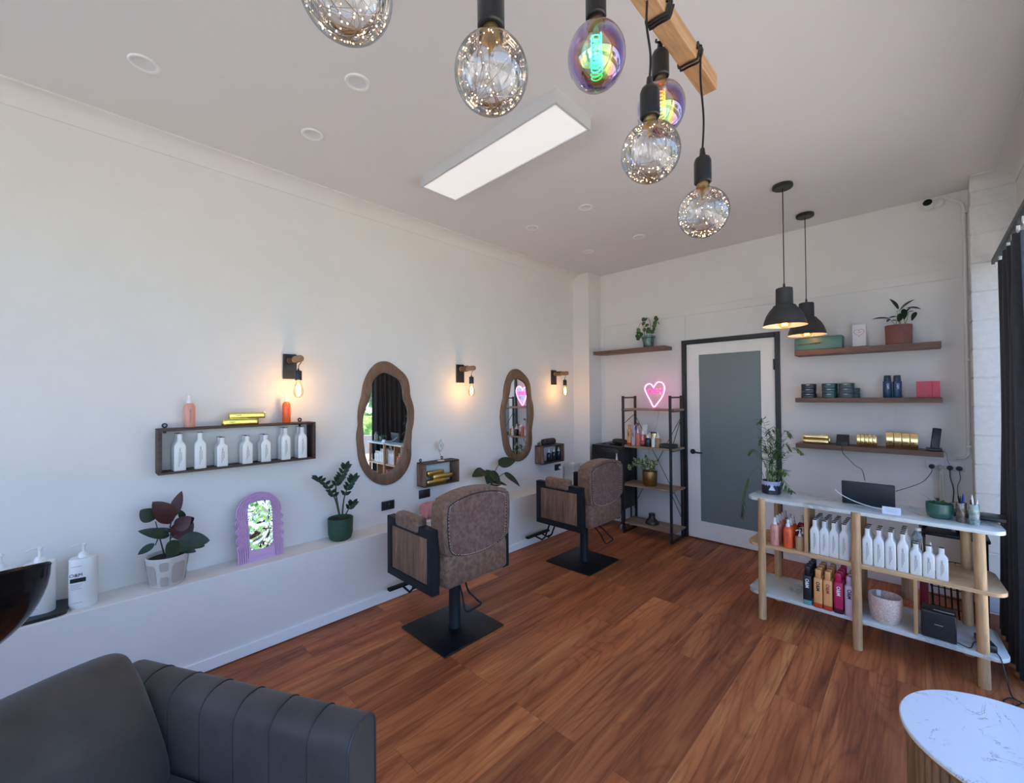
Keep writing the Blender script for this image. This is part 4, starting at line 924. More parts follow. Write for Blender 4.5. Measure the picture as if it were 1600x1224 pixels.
for x0, x1, z1 in [(-.02,-.002,.26),(.01,.008,.27),(-.01,-.045,.20),(.03,.06,.25),(.04,.02,.24),(0,.01,.235)]: b.tube([(x0,0,.13),((x0+x1)/2+.004,0,(.13+z1)/2),(x1,-.005,z1)], .0035, 6, r2=.002)
b.build('stems', mat('pale_stem', (.25,.36,.12), .5), t)
# middle shelf tins
def tin(loc, m, label, r=.055, h=.0405):
    t = thing('hair_paste_tin', label, 'tin', loc, 0, 'hair product tins on the middle shelf')
    b = MB(); b.loft([(0,r*.95,r*.95,3.2),(.002,r,r,3.2),(h*.45,r,r,3.2)], 36); b.build('base', m, t)
    b = MB(); b.loft([(h*.47,r*.97,r*.97,3.2),(h*.5,r*1.01,r*1.01,3.2),(h-.003,r*1.01,r*1.01,3.2),(h-.001,r*.96,r*.96,3.2)], 36); b.build('lid', m, t)
    text('lettering', 'O&M', .012, INKW, t, face_my(0,-r*1.012-.0004,h*.72)); return t
TN = mat('navy_tin', (.016,.022,.034), .35); TT = mat('teal_tin', (.008,.062,.062), .3); TG = mat('slate_tin', (.045,.075,.082), .35)
ZS = 1.478
for (x, m, nm) in [(-.690,TN,'navy'),(-.545,TT,'teal'),(-.435,TG,'slate grey')]:
    for k in range(3): tin((x,4.385,ZS+.0402*k), m, nm+' round tin, '+('bottom' if k==0 else 'middle' if k==1 else 'top')+' of its stack of three', .052)
tin((-.705,4.452,ZS), TN, 'navy round tin peeking out behind the navy stack', .05)
for k in range(2): tin((-.405,4.455,ZS+.0402*k), TG, ('lower' if k==0 else 'upper')+' slate tin half hidden behind the slate grey stack', .05)
for k, x in enumerate((-.185,-.128)):
    t = thing('shampoo_bottle', ('left' if k==0 else 'right')+' one of the two dark blue bottles on the middle shelf', 'bottle', (x,4.40,ZS), 0, 'dark blue bottles on the middle shelf')
    b = MB(); b.lathe([(0,0),(.025,0),(.027,.004),(.027,.120),(.024,.128),(0,.128)], 28, caps=False); b.build('bottle_body', mat('blue_bottle', (.018,.065,.14), .25), t)
    b = MB(); b.lathe([(0,.128),(.0205,.128),(.022,.132),(.0205,.170),(.018,.173),(0,.173)], 24, caps=False); b.build('cap', mat('blue_cap', (.012,.035,.06), .35), t)
    text('lettering', 'O&M', .019, INKW, t, face_my(.004,-.0275,.088,-PI/2))
for k, x in enumerate((-.002,.042,.083)): smooth_box('pink_carton', ('left','middle','right')[k]+' one of three hot pink cartons on the middle shelf', 'box', (x,4.395,ZS), (.0405,.045,.121), mat('hot_pink_card', (.62,.075,.115), .45), 0, .0015, 'hot pink cartons on the middle shelf')
# lowest shelf
ZT = 1.086
foil_box('lower gold foil box of the flat pair at the left end of the lowest shelf', (-.645,4.375,ZT), .178, .04, .038, group='flat gold foil boxes on the lowest shelf')
foil_box('upper gold foil box of the flat pair at the left end of the lowest shelf', (-.645,4.375,ZT+.0385), .178, .04, .038, group='flat gold foil boxes on the lowest shelf')
foil_box('flat gold foil box behind the stacked pair on the lowest shelf', (-.640,4.43,ZT), .178, .04, .06)
t = thing('card_terminal', 'small black wedge-shaped terminal on the lowest wall shelf', 'terminal', (-.465,4.385,ZT))
b = MB(); b.prism([(-.04,0),(.04,0),(.04,.086),(.0,.086),(-.036,.03),(-.04,.03)], -.04, .04, 'YZ', bev=.004); b.build('casing', BLACKP, t)
b = MB(); b.box(-.034,.034,-.001,.0,-.03,.03, M=Matrix.Translation((0,-.0215,.058)) @ Matrix.Rotation(-.57,4,'X')); b.build('screen', mat('dark_screen', (.03,.035,.04), .08), t, smooth=0)
rn = random.Random(4)
for k in range(5): foil_box('%s upright narrow gold foil box of the left group of five' % ['first','second','third','fourth','fifth'][k], (-.361+.0245*k,4.38,ZT), .0235, .05, .098+.001*(k%2), group='narrow upright gold foil boxes')
for k in range(4): foil_box('%s upright wide gold foil box of the right group of four' % ['first','second','third','fourth'][k], (-.175+.0455*k,4.38,ZT), .0445, .06, .126-.002*k, group='wide upright gold foil boxes')
t = thing('cordless_phone', 'black cordless phone standing in its cradle at the shelf end', 'phone', (.068,4.37,ZT))
b = MB(); b.box(-.047,.040,-.045,.045,0,.022,.006,3); b.build('cradle', BLACKP, t)
b = MB(); b.box(-.024,.024,-.013,.013,.01,.168,.006,3, M=Matrix.Rotation(.10,4,'Y') @ Matrix.Rotation(-.12,4,'X')); b.build('handset', BLACKP, t)
# left shelf pot
t = thing('potted_peperomia', 'round-leaved trailing plant in a green glazed pot on the left shelf', 'plant', (-2.158,4.395,2.04))
pot(t, .055, .070, .125, noisy('green_glaze', (.025,.075,.06), (.08,.16,.13), 25, .25, coat=.5), p=[(0,0),(.050,0),(.053,.005),(.060,.05),(.066,.10),(.074,.106),(.075,.124),(.070,.125),(.067,.11),(.06,.08),(0,.08)], soil=False)
b = MB(); b.lathe([(0,.104),(.065,.104),(.06,.09),(0,.09)], 24, caps=False); b.build('soil', SOIL, t)
PPs = [[(0,.10),(-.03,.21),(-.075,.285),(-.11,.24),(-.12,.20)],[(.02,.10),(.03,.26),(0,.33),(-.035,.318),(-.06,.28)],[(.04,.10),(.062,.22),(.088,.32)],[(-.03,.10),(-.06,.26),(-.05,.32)]]
b = MB()
for s_ in PPs: b.tube(spline([(x,-.01,z) for x, z in s_], 6), .0028, 6, r2=.0015)
b.build('stems', mat('reddish_stem', (.12,.045,.03), .5), t)
b = MB(); rn = random.Random(3)
for (x, z) in [(-.265,2.254),(-.255,2.215),(-.301,2.186),(-.276,2.151),(-.24,2.175),(-.188,2.357),(-.223,2.366),(-.174,2.29),(-.07,2.36),(-.081,2.306),(-.091,2.275),(-.101,2.244),(-.145,2.24),(-.165,2.223),(-.20,2.31),(-.245,2.20),(-.285,2.17),(-.11,2.21),(-.13,2.22),(-.09,2.33),(-.06,2.34),(-.25,2.24),(-.27,2.22),(-.19,2.24)]:
    c = Vector((x-2+2.158, rn.uniform(-.05,.03), z-2.04)); d_ = Vector((rn.uniform(-1,1), rn.uniform(-.6,.1), rn.uniform(-1,.6))).normalized()*.026
    b.leaf(c-d_, c+d_, .046, n=(rn.uniform(-.4,.4),-1,rn.uniform(-.2,.6)), bend=.12, fold=.1, ns=6, shape=1)
b.leaf((.12,-.02,.275),(.14,-.02,.235),.012,n=(0,-1,.2))
b.build('foliage', LEAF, t, smooth=60)
# security camera, conduit, sockets
t = thing('security_camera', 'white dome-headed security camera with a black lens at the ceiling corner', 'security camera', (.105,4.45,2.945))
b = MB(); b.lathe([(0,0),(.034,0),(.036,.004),(.030,.024),(.016,.034),(0,.034)], 28, M=Matrix.Translation((.01,.062,0)) @ Matrix.Rotation(PI/2,4,'X'), caps=False); b.build('mount', WHITEP, t)
Mh = Matrix.Translation((-.045,-.03,-.022)) @ Matrix.Rotation(1.35,4,'X') @ Matrix.Rotation(-.12,4,'Y')
b = MB(); b.lathe([(0,-.04),(.020,-.038),(.031,-.028),(.033,-.01),(.033,.026),(.029,.032),(0,.032)], 28, M=Mh, caps=False); b.tube([(.005,.03,-.002),(-.02,.0,-.006),(-.035,-.01,-.015)], .012, 10); b.build('camera_head', WHITEP, t)
b = MB(); b.lathe([(0,.0321),(.026,.0321),(.023,.036),(0,.038)], 28, M=Mh, caps=False); b.build('lens', mat('lens_black', (.004,.004,.005), .1), t)
b = MB(); b.tube(spline([(.150,YB-.012,2.975),(.175,YB-.014,2.955),(.205,YB-.014,2.93),(.235,YB-.013,2.895),(.244,YB-.013,2.84)], 5)+[Vector((.245,YB-.013,1.10)),Vector((.243,YB-.013,1.06)),Vector((.225,YB-.013,1.035)),Vector((.18,YB-.013,1.027))], .0105, 12)
t = b.build('cable_conduit', WALL); tag(t, 'white painted cable conduit running down the back wall corner', 'conduit')
b = MB()
for z in (2.83, 1.75, 1.12): b.box(.232,.260,YB-.026,YB-.0,z-.008,z+.008,.002)
b.build('conduit_clip', WALL, t)
SOCK = mat('socket_white', (.74,.74,.72), .4)
for k, (x0, x1) in enumerate(((.022,.122),(.126,.226))):
    t = thing('power_outlet', ('left','right')[k]+' white double power outlet below the lowest shelf', 'power outlet', ((x0+x1)/2,YB,.965), 0, 'white outlets below the shelves')
    b = MB(); b.box(-.05,.05,-.010,0,-.035,.035,.003); b.build('plate', SOCK, t, smooth=30)
    for s in (-1,1): b = MB(); b.box(s*.022-.006,s*.022+.006,-.0125,-.010,.019,.029,.001); b.build('switch', SOCK, t, smooth=0)
for (x, m, nm, path) in [(.054,BLACKP,'black plug in the left outlet with its cable drooping to the screen',[(.054,-.03,.94),(.05,-.03,.91),(.01,-.12,.855),(-.05,-.4,.852),(-.12,-.9,.89)]),
                     (.100,mat('beige_plastic',(.42,.41,.32),.5),'beige plug in the left outlet beside the black one',[(.100,-.03,.94),(.103,-.035,.8),(.110,-.03,.5)]),
                     (.148,BLACKP,'black plug in the right outlet with a thick black cable',[(.148,-.03,.94),(.150,-.04,.88),(.165,-.04,.80),(.16,-.03,.70)]),
                     (.196,mat('dark_grey_plastic',(.05,.055,.05),.5),'dark grey plug at the right end of the outlets',[(.196,-.03,.94),(.2,-.03,.88),(.185,-.04,.82),(.19,-.03,.7)])]:
    t = thing('power_plug', nm, 'plug', (x,YB-.0125,.955), 0, 'plugs in the white outlets')
    b = MB(); b.lathe([(0,0),(.017,0),(.018,.004),(.015,.022),(.009,.026),(0,.026)], 20, M=Matrix.Rotation(PI/2,4,'X'), caps=False); b.build('plug_body', m, t)
    b = MB(); b.tube(spline([(p[0]-x, p[1]+.0125, p[2]-.955) for p in path], 6), .0032 if 'thick' in nm else .0022, 6); b.build('cable', m, t)
b = MB(); b.box(.092,.116,YB-.034,YB-.015,.45,.93,.002); b.build('cord_cover', mat('beige_duct', (.50,.48,.40), .5)); o = COL.objects['cord_cover']; tag(o, 'pale beige cable cover strip hanging below the outlets', 'cable cover')
b = MB(); b.tube(spline([(-.465,4.345,ZT+.004),(-.462,4.30,ZT+.0),(-.455,4.295,1.03),(-.42,4.32,.98),(-.37,4.20,.95),(-.30,3.8,.98),(-.262,3.5,.955)], 8), .0022, 6); tag(b.build('terminal_cable', BLACKP), 'thin black cable hanging from the black terminal to the register', 'cable')
b = MB(); b.tube(spline([(.11,4.36,ZT+.006),(.128,4.31,ZT-.01),(.135,4.40,1.02),(.146,4.47,.985)], 6), .002, 6); tag(b.build('phone_cable', mat('grey_cable', (.25,.27,.3), .5)), 'thin grey cable from the phone cradle down to the outlet', 'cable')
# ------------------------------------------------------------ metal rack in the corner
RACKW = wood('rack_shelf_wood', (.26,.17,.10), (.36,.25,.16), (.44,.32,.21), 'X', 9, .55)
t = thing('metal_rack', 'tall narrow black metal rack with four wooden shelves beside the door', 'shelving unit', (0,0,0))
RX0, RX1, RY0, RY1 = -2.352, -1.822, 4.167, 4.440
for x in (RX0, RX1):
    for y in (RY0, RY1): b = MB(); b.box(x-.011,x+.011,y-.011,y+.011,0,1.505,.001); b.build('post', BLACKM, t, smooth=0)
    b = MB(); b.box(x-.008,x+.008,RY0+.011,RY1-.011,1.478,1.494); b.box(x-.008,x+.008,RY0+.011,RY1-.011,.004,.020)
    for z in (1.347,.943,.523,.108): b.box(x-.008,x+.008,RY0+.011,RY1-.011,z-.014,z)
    b.build('side_rail', BLACKM, t, smooth=0)
    b = MB(); b.tube([(x,RY0+.01,.94),(x,RY1-.01,1.26)] if x > -2 else [(x,RY0+.01,1.2),(x,RY1-.01,1.3)], .0035, 6); b.build('side_brace', BLACKM, t)
    b = MB(); b.tube([(x,RY0+.01,.50),(x,RY1-.01,.20)], .0035, 6); b.build('side_brace', BLACKM, t)
for z in (1.347,.943,.523,.108):
    b = MB(); b.box(RX0-.028,RX1+.035,RY0+.012,RY1-.004,z,z+.019,.002)
    b.box(RX0+.012,RX1-.012,RY0-.008,RY0+.013,z,z+.019,.002)
    b.build('shelf', RACKW, t, smooth=0)
b = MB(); b.tube([(RX0,RY1+.002,1.28),(RX1,RY1+.002,.30)], .0032, 6); b.tube([(RX1,RY1+.002,1.28),(RX0,RY1+.002,.30)], .0032, 6); b.sphere((-2.087,RY1,.79), .009, 10, 6); b.build('cross_brace', BLACKM, t)
# neon heart
NEON = mat('neon_pink', (1,.3,.7), .4, emit=(1,.16,.50), es=6.5); NEONI = mat('neon_magenta', (1,.1,.7), .4, emit=(1,.05,.36), es=1.3); NEOND = mat('neon_dark', (.35,.02,.3), .4, emit=(.7,.02,.75), es=1.0)
t = thing('neon_sign', 'pink neon heart sign with lettering glowing on top of the black rack', 'neon sign', (-2.078,4.36,1.366))
nh = [(-.010,.018),(-.05,.085),(-.105,.19),(-.108,.235),(-.075,.268),(-.035,.263),(-.012,.230),(.002,.248),(.035,.283),(.085,.280),(.110,.245),(.113,.20),(.090,.135),(.04,.065)]
b = MB(); b.tube(spline([(x,0,z) for x, z in nh], 6, closed=True), .0062, 8, closed=True); b.build('heart_tube', NEON, t)
text('lettering', 'O&M', .078, NEONI, t, face_my(.002,-.004,.185), ext=.003, spacing=1.06)
b = MB(); b.prism([(x*1.04,z*1.02-.003) for x, z in nh], .008, .011, 'XZ'); b.build('acrylic_backing', glass('clear_acrylic', (.96,.95,.96), .3, .1, .03), t, smooth=0)
b = MB(); b.box(-.03,.01,-.03,.04,0,.006,.002); b.tube([(-.01,.012,.004),(-.01,.012,.03)], .004, 6); b.build('stand', glass('clear_acrylic', (.96,.95,.96), .3, .1, .03), t)
b = MB(); b.tube(spline([(-2.07,4.41,1.370),(-2.07,4.452,1.37),(-2.08,4.464,1.32),(-2.12,4.468,1.15),(-2.20,4.468,1.0),(-2.2,4.468,.8)], 6), .0018, 6); tag(b.build('neon_cable', mat('clear_cable', (.42,.40,.38), .5)), 'thin grey cable trailing down behind the rack from the neon heart', 'cable')
# bottles on the rack
ZK = .962
def rp(n, x, y, label): pass
G = 'hair products on the rack shelf'
can_bottle('tall peach bottle with red foot at the left end of the rack', (-2.315,4.235,ZK), PEACH, PEACH, REDF, INKB, .225, group=G)
can_bottle('tall pale lilac bottle second from the left on the rack', (-2.262,4.235,ZK), LILB, LILB, LILB, INKR, .222, group=G)
t = thing('flower_clip', 'dusty pink flower clip resting on top of the lilac bottle', 'hair clip', (-2.225,4.26,1.184))
b = MB()
for k in range(6): a = k*PI/3; b.leaf((0,0,.0),(.026*math.cos(a),-.01,.014+.02*math.sin(a)), .022, n=(0,-1,.3), bend=.3, ns=5)
b.sphere((0,-.006,.012), .006, 8, 6); b.tube([(0,0,.0),(-.03,0,.002)], .004, 6); b.build('petals', mat('dusty_pink', (.35,.12,.13), .6), t)
spray_bottle('coral pink spray bottle on the rack, third from the left', (-2.208,4.225,ZK), mat('coral_bottle', (.72,.20,.15), .35), 0, .185, .025, G)
can_bottle('rose red bottle tucked behind the coral spray on the rack', (-2.158,4.25,ZK), mat('rose_bottle', (.48,.07,.08), .35), WHITEP, DARKF, INKW, .16, group=G)
t = thing('white_tube', 'white squeeze tube standing at the back of the rack shelf', 'tube', (-2.19,4.345,ZK)); b = MB(); b.loft([(0,.018,.018,2),(.03,.018,.018,2),(.031,.024,.022,2),(.225,.032,.003,3)], 24); b.build('tube_body', WHITEP, t)
square_bottle('small white bottle in the middle of the rack behind the navy dropper', (-2.115,4.31,ZK), 0, .15, .04, .034)
DRK = mat('dark_dropper_glass', (.012,.022,.03), .2)
def dropper(label, loc, m, h=.125, r=.022, rz=0, group=None, capm=WHITEP):
    t = thing('dropper_bottle', label, 'bottle', loc, rz, group)
    b = MB(); b.lathe([(0,0),(r*.93,0),(r,.003),(r,h*.58),(r*.8,h*.66),(r*.42,h*.70),(0,h*.70)], 24, caps=False); b.build('bottle_body', m, t)
    b = MB(); b.lathe([(0,h*.69),(r*.5,h*.69),(r*.5,h*.78),(r*.28,h*.82),(r*.25,h*.93),(r*.1,h),(0,h)], 18, caps=False); b.build('dropper_cap', capm, t); return t
dropper('dark navy dropper bottle in the middle of the rack shelf', (-2.092,4.225,ZK), DRK, .135, .030)
dropper('slim white dropper bottle right of the navy one on the rack', (-2.028,4.215,ZK), WHITEB, .135, .019)
dropper('tan dropper bottle with white tip on the rack', (-1.978,4.225,ZK), TANB, .14, .028)
dropper('white-topped bottle standing behind the tan dropper on the rack', (-2.02,4.30,ZK), WHITEB, .16, .022)
t = thing('gold_tube', 'gold squeeze tube with a dark end standing on the rack', 'tube', (-2.075,4.32,ZK)); b = MB(); b.loft([(0,.014,.014,2),(.03,.014,.014,2),(.031,.018,.018,2),(.135,.033,.004,3)], 24); b.build('tube_body', GOLD, t); b = MB(); b.loft([(.135,.034,.0045,3),(.15,.034,.003,3)], 16); b.build('crimp', BLACKP, t)
smooth_box('slate_case', 'flat dark slate case lying at the right end of the rack shelf', 'case', (-1.885,4.26,ZK), (.16,.12,.042), mat('slate_case', (.02,.03,.035), .5), .05, .012)
t = thing('potted_pothos', 'variegated trailing plant in a brass pot on the rack', 'plant', (-2.10,4.27,.542))
pot(t, .074, .078, .155, mat('brass_pot', (.30,.17,.055), .38, .85))
b = MB(); rn = random.Random(9)
for (x, z) in [(-2.328,.725),(-2.306,.711),(-2.293,.741),(-2.265,.80),(-2.257,.761),(-2.213,.801),(-2.196,.779),(-2.171,.722),(-2.162,.803),(-2.137,.777),(-2.111,.851),(-2.095,.798),(-2.074,.792),(-2.058,.762),(-2.046,.733),(-2.021,.797),(-2.125,.747),(-2.095,.75),(-2.13,.82),(-2.07,.75),(-2.10,.72),(-2.18,.76),(-2.24,.78),(-2.05,.80)]:
    c = Vector((x+2.10, rn.uniform(-.06,.03), z-.542)); d_ = Vector((rn.uniform(-.7,.7)+(x+2.10)*2, rn.uniform(-.6,.2), rn.uniform(.2,1))).normalized()*.032
    b.leaf(c-d_, c+d_, .034, n=(0,-1,.5), bend=.12, fold=.15, ns=6)
b.build('foliage', LEAFV, t, smooth=60)
b = MB()
for p in [[(-.02,0,.14),(-.08,-.02,.22),(-.15,-.04,.23),(-.21,-.04,.18)],[(0,0,.14),(-.01,-.01,.22),(-.01,-.02,.28)],[(.02,0,.14),(.04,-.01,.2),(.06,-.02,.24)],[(-.02,0,.14),(-.05,-.03,.2),(-.1,-.04,.24)]]: b.tube(spline(p, 5), .002, 6)
b.build('stems', LEAF, t)
t = thing('diffuser_attachment', 'black bell-shaped hair dryer diffuser on the lowest rack shelf', 'hair dryer part', (-2.09,4.29,.127))
b = MB(); b.lathe([(0,0),(.062,0),(.070,.006),(.070,.018),(.060,.035),(.042,.055),(.034,.072),(.034,.108),(.030,.112),(0,.112)], 36, caps=False); b.build('bell', BLACKP, t)

# black tool trolley
t = thing('tool_trolley', 'black drawer trolley on castors tucked between column and rack', 'trolley', (-2.584,4.345,0))
b = MB(); b.box(-.198,.198,-.13,.14,.235,.93,.004); b.box(-.200,.200,-.145,.145,.915,.94,.006); b.box(-.198,-.17,-.146,-.13,.235,.915); b.box(.15,.198,-.146,-.13,.235,.915); b.build('cabinet', BLACKP, t, smooth=30)
for k in range(5):
    z = .26+.128*k; b = MB(); b.box(-.166,.146,-.148,-.128,z,z+.118,.004); dr = b.build('drawer', mat('drawer_black', (.011,.011,.012), .3), t)
    b = MB(); b.tube([(-.12,-.149,z+.092),(-.10,-.158,z+.090),(.08,-.158,z+.090),(.10,-.149,z+.092)], .006, 8); b.build('handle', BLACKP, dr)
for x in (-.16,.16):
    for y in (-.10,.11):
        b = MB(); b.tube([(x,y,.235),(x,y,.07)], .009, 8); b.box(x-.012,x+.012,y-.012,y+.012,.04,.09,.004); c = b.build('castor_fork', BLACKP, t)
        b = MB(); b.lathe([(0,-.011),(.03,-.011),(.033,-.007),(.033,.007),(.03,.011),(0,.011)], 24, M=Matrix.Translation((x+.006,y-.01,.033)) @ Matrix.Rotation(PI/2,4,'Y'), caps=False); b.build('castor_wheel', mat('grey_rubber', (.32,.32,.32), .5), t)
t = thing('hair_dryer', 'black hair dryer and cord lying on top of the trolley', 'hair dryer', (-2.50,4.32,.94))
b = MB(); b.lathe([(0,-.10),(.028,-.095),(.036,-.06),(.036,.02),(.028,.06),(.024,.09),(0,.09)], 20, M=Matrix.Translation((.03,0,.038)) @ Matrix.Rotation(PI/2,4,'Y'), caps=False); b.tube([(.0,.0,.02),(-.09,-.05,.014)], .015, 10); b.build('body', BLACKP, t)
b = MB(); b.tube(spline([(-.09,-.05,.014),(-.14,-.08,.01),(-.2,-.04,.006),(-.2,.05,.006),(-.12,.08,.03),(-.05,.09,.02),(.05,.08,.006),(.11,.04,.006),(.05,-.06,.006)], 6), .004, 6); b.build('cord', BLACKP, t)
b = MB(); b.loft([(0,.006,.004,3),(.05,.009,.005,3),(.075,.012,.006,3),(.14,.005,.003,3)], 12); o = b.build('hair_clip', mat('white_clip', (.75,.75,.78), .35)); o.location = (-2.452,4.192,.72); tag(o, 'white sectioning clip hooked on the front of the trolley', 'hair clip')
o.data.transform(Matrix.Identity(4))

# ------------------------------------------------------------ boxes on the left wall
def wall_box(label, y0, y1, z0, z1, d, ms, mt, rings, th=.018, group='rustic wooden wall boxes'):
    t = thing('wall_box_shelf', label, 'box shelf', (XL,(y0+y1)/2,z0), 0, group); h = z1-z0; w = (y1-y0)/2
    b = MB(); b.box(.001,d,-w,w,h-th*.7,h,.003); b.build('top_board', mt, t, smooth=30)
    b = MB(); b.box(.001,d,-w,w,0,th*.7,.003); b.build('bottom_board', mt, t, smooth=30)
    for s in (-1,1): b = MB(); b.box(.001,d,s*w-(th if s>0 else 0),s*w+(th if s<0 else 0),th*.7,h-th*.7,.003); b.build('side_board', ms, t, smooth=30)
    for yy in rings:
        b = MB(); b.tube([(.004,yy-(y0+y1)/2+.010*math.cos(a),h+.014+.010*math.sin(a)) for a in [2*PI*i/14 for i in range(14)]], .0038, 6, closed=True); b.box(.0015,.006,yy-(y0+y1)/2-.007,yy-(y0+y1)/2+.007,h-.03,h+.006); b.build('hanger', BLACKM, t)
    return t
wall_box('long dark rustic wooden box shelf holding white bottles', .287, 1.113, 1.100, 1.350, .120, RUSTIC, RUSTIC, (.328,1.049))
SIDEM = wood('reclaimed_side_wood', (.10,.045,.03), (.20,.10,.065), (.30,.24,.19), 'Z', 22, .7, .4)
wall_box('small rustic wooden box shelf right of the near mirror, with gold boxes', 1.985, 2.350, .757, .957, .120, SIDEM, RUSTIC, (2.02,2.245))
wall_box('small rustic wooden box shelf under the far sconce, with dark droppers', 3.505, 3.888, .762, .962, .120, SIDEM, RUSTIC, (3.56,))
ZBx = 1.1128
tall = [(.384,1),(.478,0),(.931,1),(1.034,1)]; G = 'white bottles in the long box shelf'
nm = {.384:'first (leftmost)',.478:'second',.584:'third, a short one',.713:'fourth, a short one',.815:'fifth, a short one',.931:'sixth',1.034:'seventh (rightmost)'}
for y in (.384,.478,.584,.713,.815,.931,1.034):
    h = .172 if y in (.584,.713,.815) else .208
    square_bottle('white bottle in the long box shelf, '+nm[y]+' of the front row', (XL+.088,y,ZBx), PI/2, h, .056, .042, G)
    if y != .478: square_bottle('white square bottle right behind the '+nm[y].split(' (')[0].split(',')[0]+' front bottle of the long box', (XL+.038,y-.004,ZBx), PI/2, h, .056, .042, G)
spray_bottle('pale pink spray bottle standing on top of the long box shelf', (XL+.07,.431,1.351), PINKB, PI/2, .186, .0275)
spray_bottle('orange red spray bottle on the long box shelf below the sconce', (XL+.07,.944,1.351), ORNB, PI/2, .186, .0245)
YG = mat('yellow_gold_foil', (.92,.80,.20), .22, 1.0)
o = foil_box('lower yellow gold foil box on top of the long box shelf', (XL+.08,.680,1.351), .190, .045, .038, PI/2+.06, group='yellow gold boxes on the long box shelf', m=YG)
text('lettering', 'O&M', .014, INK, o, face_my(-.05,-.0245,.02))
o = foil_box('upper yellow gold foil box stacked on the long box shelf', (XL+.075,.717,1.3895), .190, .045, .038, PI/2-.04, group='yellow gold boxes on the long box shelf', m=YG)
text('lettering', 'O&M', .014, INK, o, face_my(-.05,-.0245,.02))
# near small box contents
zb = .757+.0128
foil_box('gold foil box lying at the bottom of the small box shelf', (XL+.075,2.125,zb), .20, .05, .035, PI/2, group='gold boxes in the small box shelf', m=mat('old_gold_foil', (.75,.55,.16), .28, 1.0))
foil_box('gold foil box in the middle of the stack in the small box shelf', (XL+.070,2.195,zb+.0355), .20, .05, .035, PI/2-.05, group='gold boxes in the small box shelf', m=MATS['old_gold_foil'])
foil_box('gold foil box on top of the stack in the small box shelf', (XL+.055,2.13,zb+.071), .18, .05, .035, PI/2+.04, group='gold boxes in the small box shelf', m=MATS['old_gold_foil'])
t = thing('diamond_ornament', 'small white diamond ornament on a wire stem above the small box shelf', 'ornament', (XL+.075,2.183,.957))
b = MB(); b.lathe([(0,0),(.030,0),(.030,.004),(0,.005)], 24, caps=False); b.build('base', WHITEP, t)
b = MB(); b.tube(spline([(0,0,.004),(0,-.003,.04),(0,-.015,.075),(0,-.022,.10)], 4), .0016, 6); b.build('stem', mat('pewter', (.2,.2,.2), .4, .8), t)
b = MB(); b.prism([(-.005,.075),(.033,.13),(.0,.19),(-.035,.13)], -.002, .002, 'YZ', bev=.0015); b.tube([(.003,.0,.13),(.004,.0,.131)], .006, 8); pl = b.build('diamond', mat('cream_enamel', (.72,.72,.66), .4), t)
b = MB(); b.tube([(.003,y,z) for y, z in [(-.005,.080),(.029,.13),(.0,.184),(-.031,.13)]], .0016, 6, closed=True); b.tube([(.003,y,z) for y, z in [(-.001,.118),(.009,.13),(.0,.143),(-.010,.13)]], .0022, 6, closed=True); b.build('inlay', mat('olive_inlay', (.22,.22,.12), .4), pl)
# far small box contents
for k, y in enumerate((3.655,3.745,3.83)): dropper('%s dark dropper bottle inside the far small box shelf' % ('left','middle','right')[k], (XL+.080,y,.762+.0128), DRK, .148, .026, 0, 'dark dropper bottles in the far box')
t = thing('portable_speaker', 'black capsule-shaped portable speaker on the far small box shelf', 'speaker', (XL+.06,3.675,.962))
b = MB(); b.lathe([(0,-.105),(.022,-.103),(.033,-.094),(.036,-.08),(.036,.08),(.033,.094),(.022,.103),(0,.105)], 28, M=Matrix.Translation((0,0,.035)) @ Matrix.Rotation(PI/2,4,'X'), caps=False); b.build('body', noisy('mesh_black', (.008,.008,.009), (.022,.022,.024), 300, .7), t)
b = MB(); b.box(-.02,.02,-.04,.04,0,.004); b.build('foot', BLACKP, t, smooth=0)
dropper('tiny green glass vial at the left end of the far small box shelf', (XL+.045,3.535,.962), mat('green_vial', (.05,.09,.03), .3), .05, .010, 0, None, mat('vial_cap', (.12,.1,.05), .4))
# black outlets on the left wall
for (yc, zc, l) in [(1.714,.648,'black double power outlet below the near wavy mirror'),(2.06,.680,'black double power outlet below the near small box shelf'),(3.91,.673,'black power outlet by the far small box, with a small plug')]:
    t = thing('black_power_outlet', l, 'power outlet', (XL,yc,zc), 0, 'black outlets on the left wall')
    b = MB(); b.box(0,.008,-.056,.056,-.036,.036,.003); b.build('plate', BLACKP, t, smooth=30)
    for s in (-1,1): b = MB(); b.box(.008,.0105,s*.025-.006,s*.025+.006,.012,.022,.001); b.build('switch', mat('satin_black', (.03,.03,.032), .3), t, smooth=0)
t = thing('usb_charger', 'tiny white charger plugged into the far black outlet', 'plug', (XL+.0085,3.935,.668)); b = MB(); b.box(0,.03,-.018,.018,-.015,.015,.004); b.build('body', WHITEP, t)

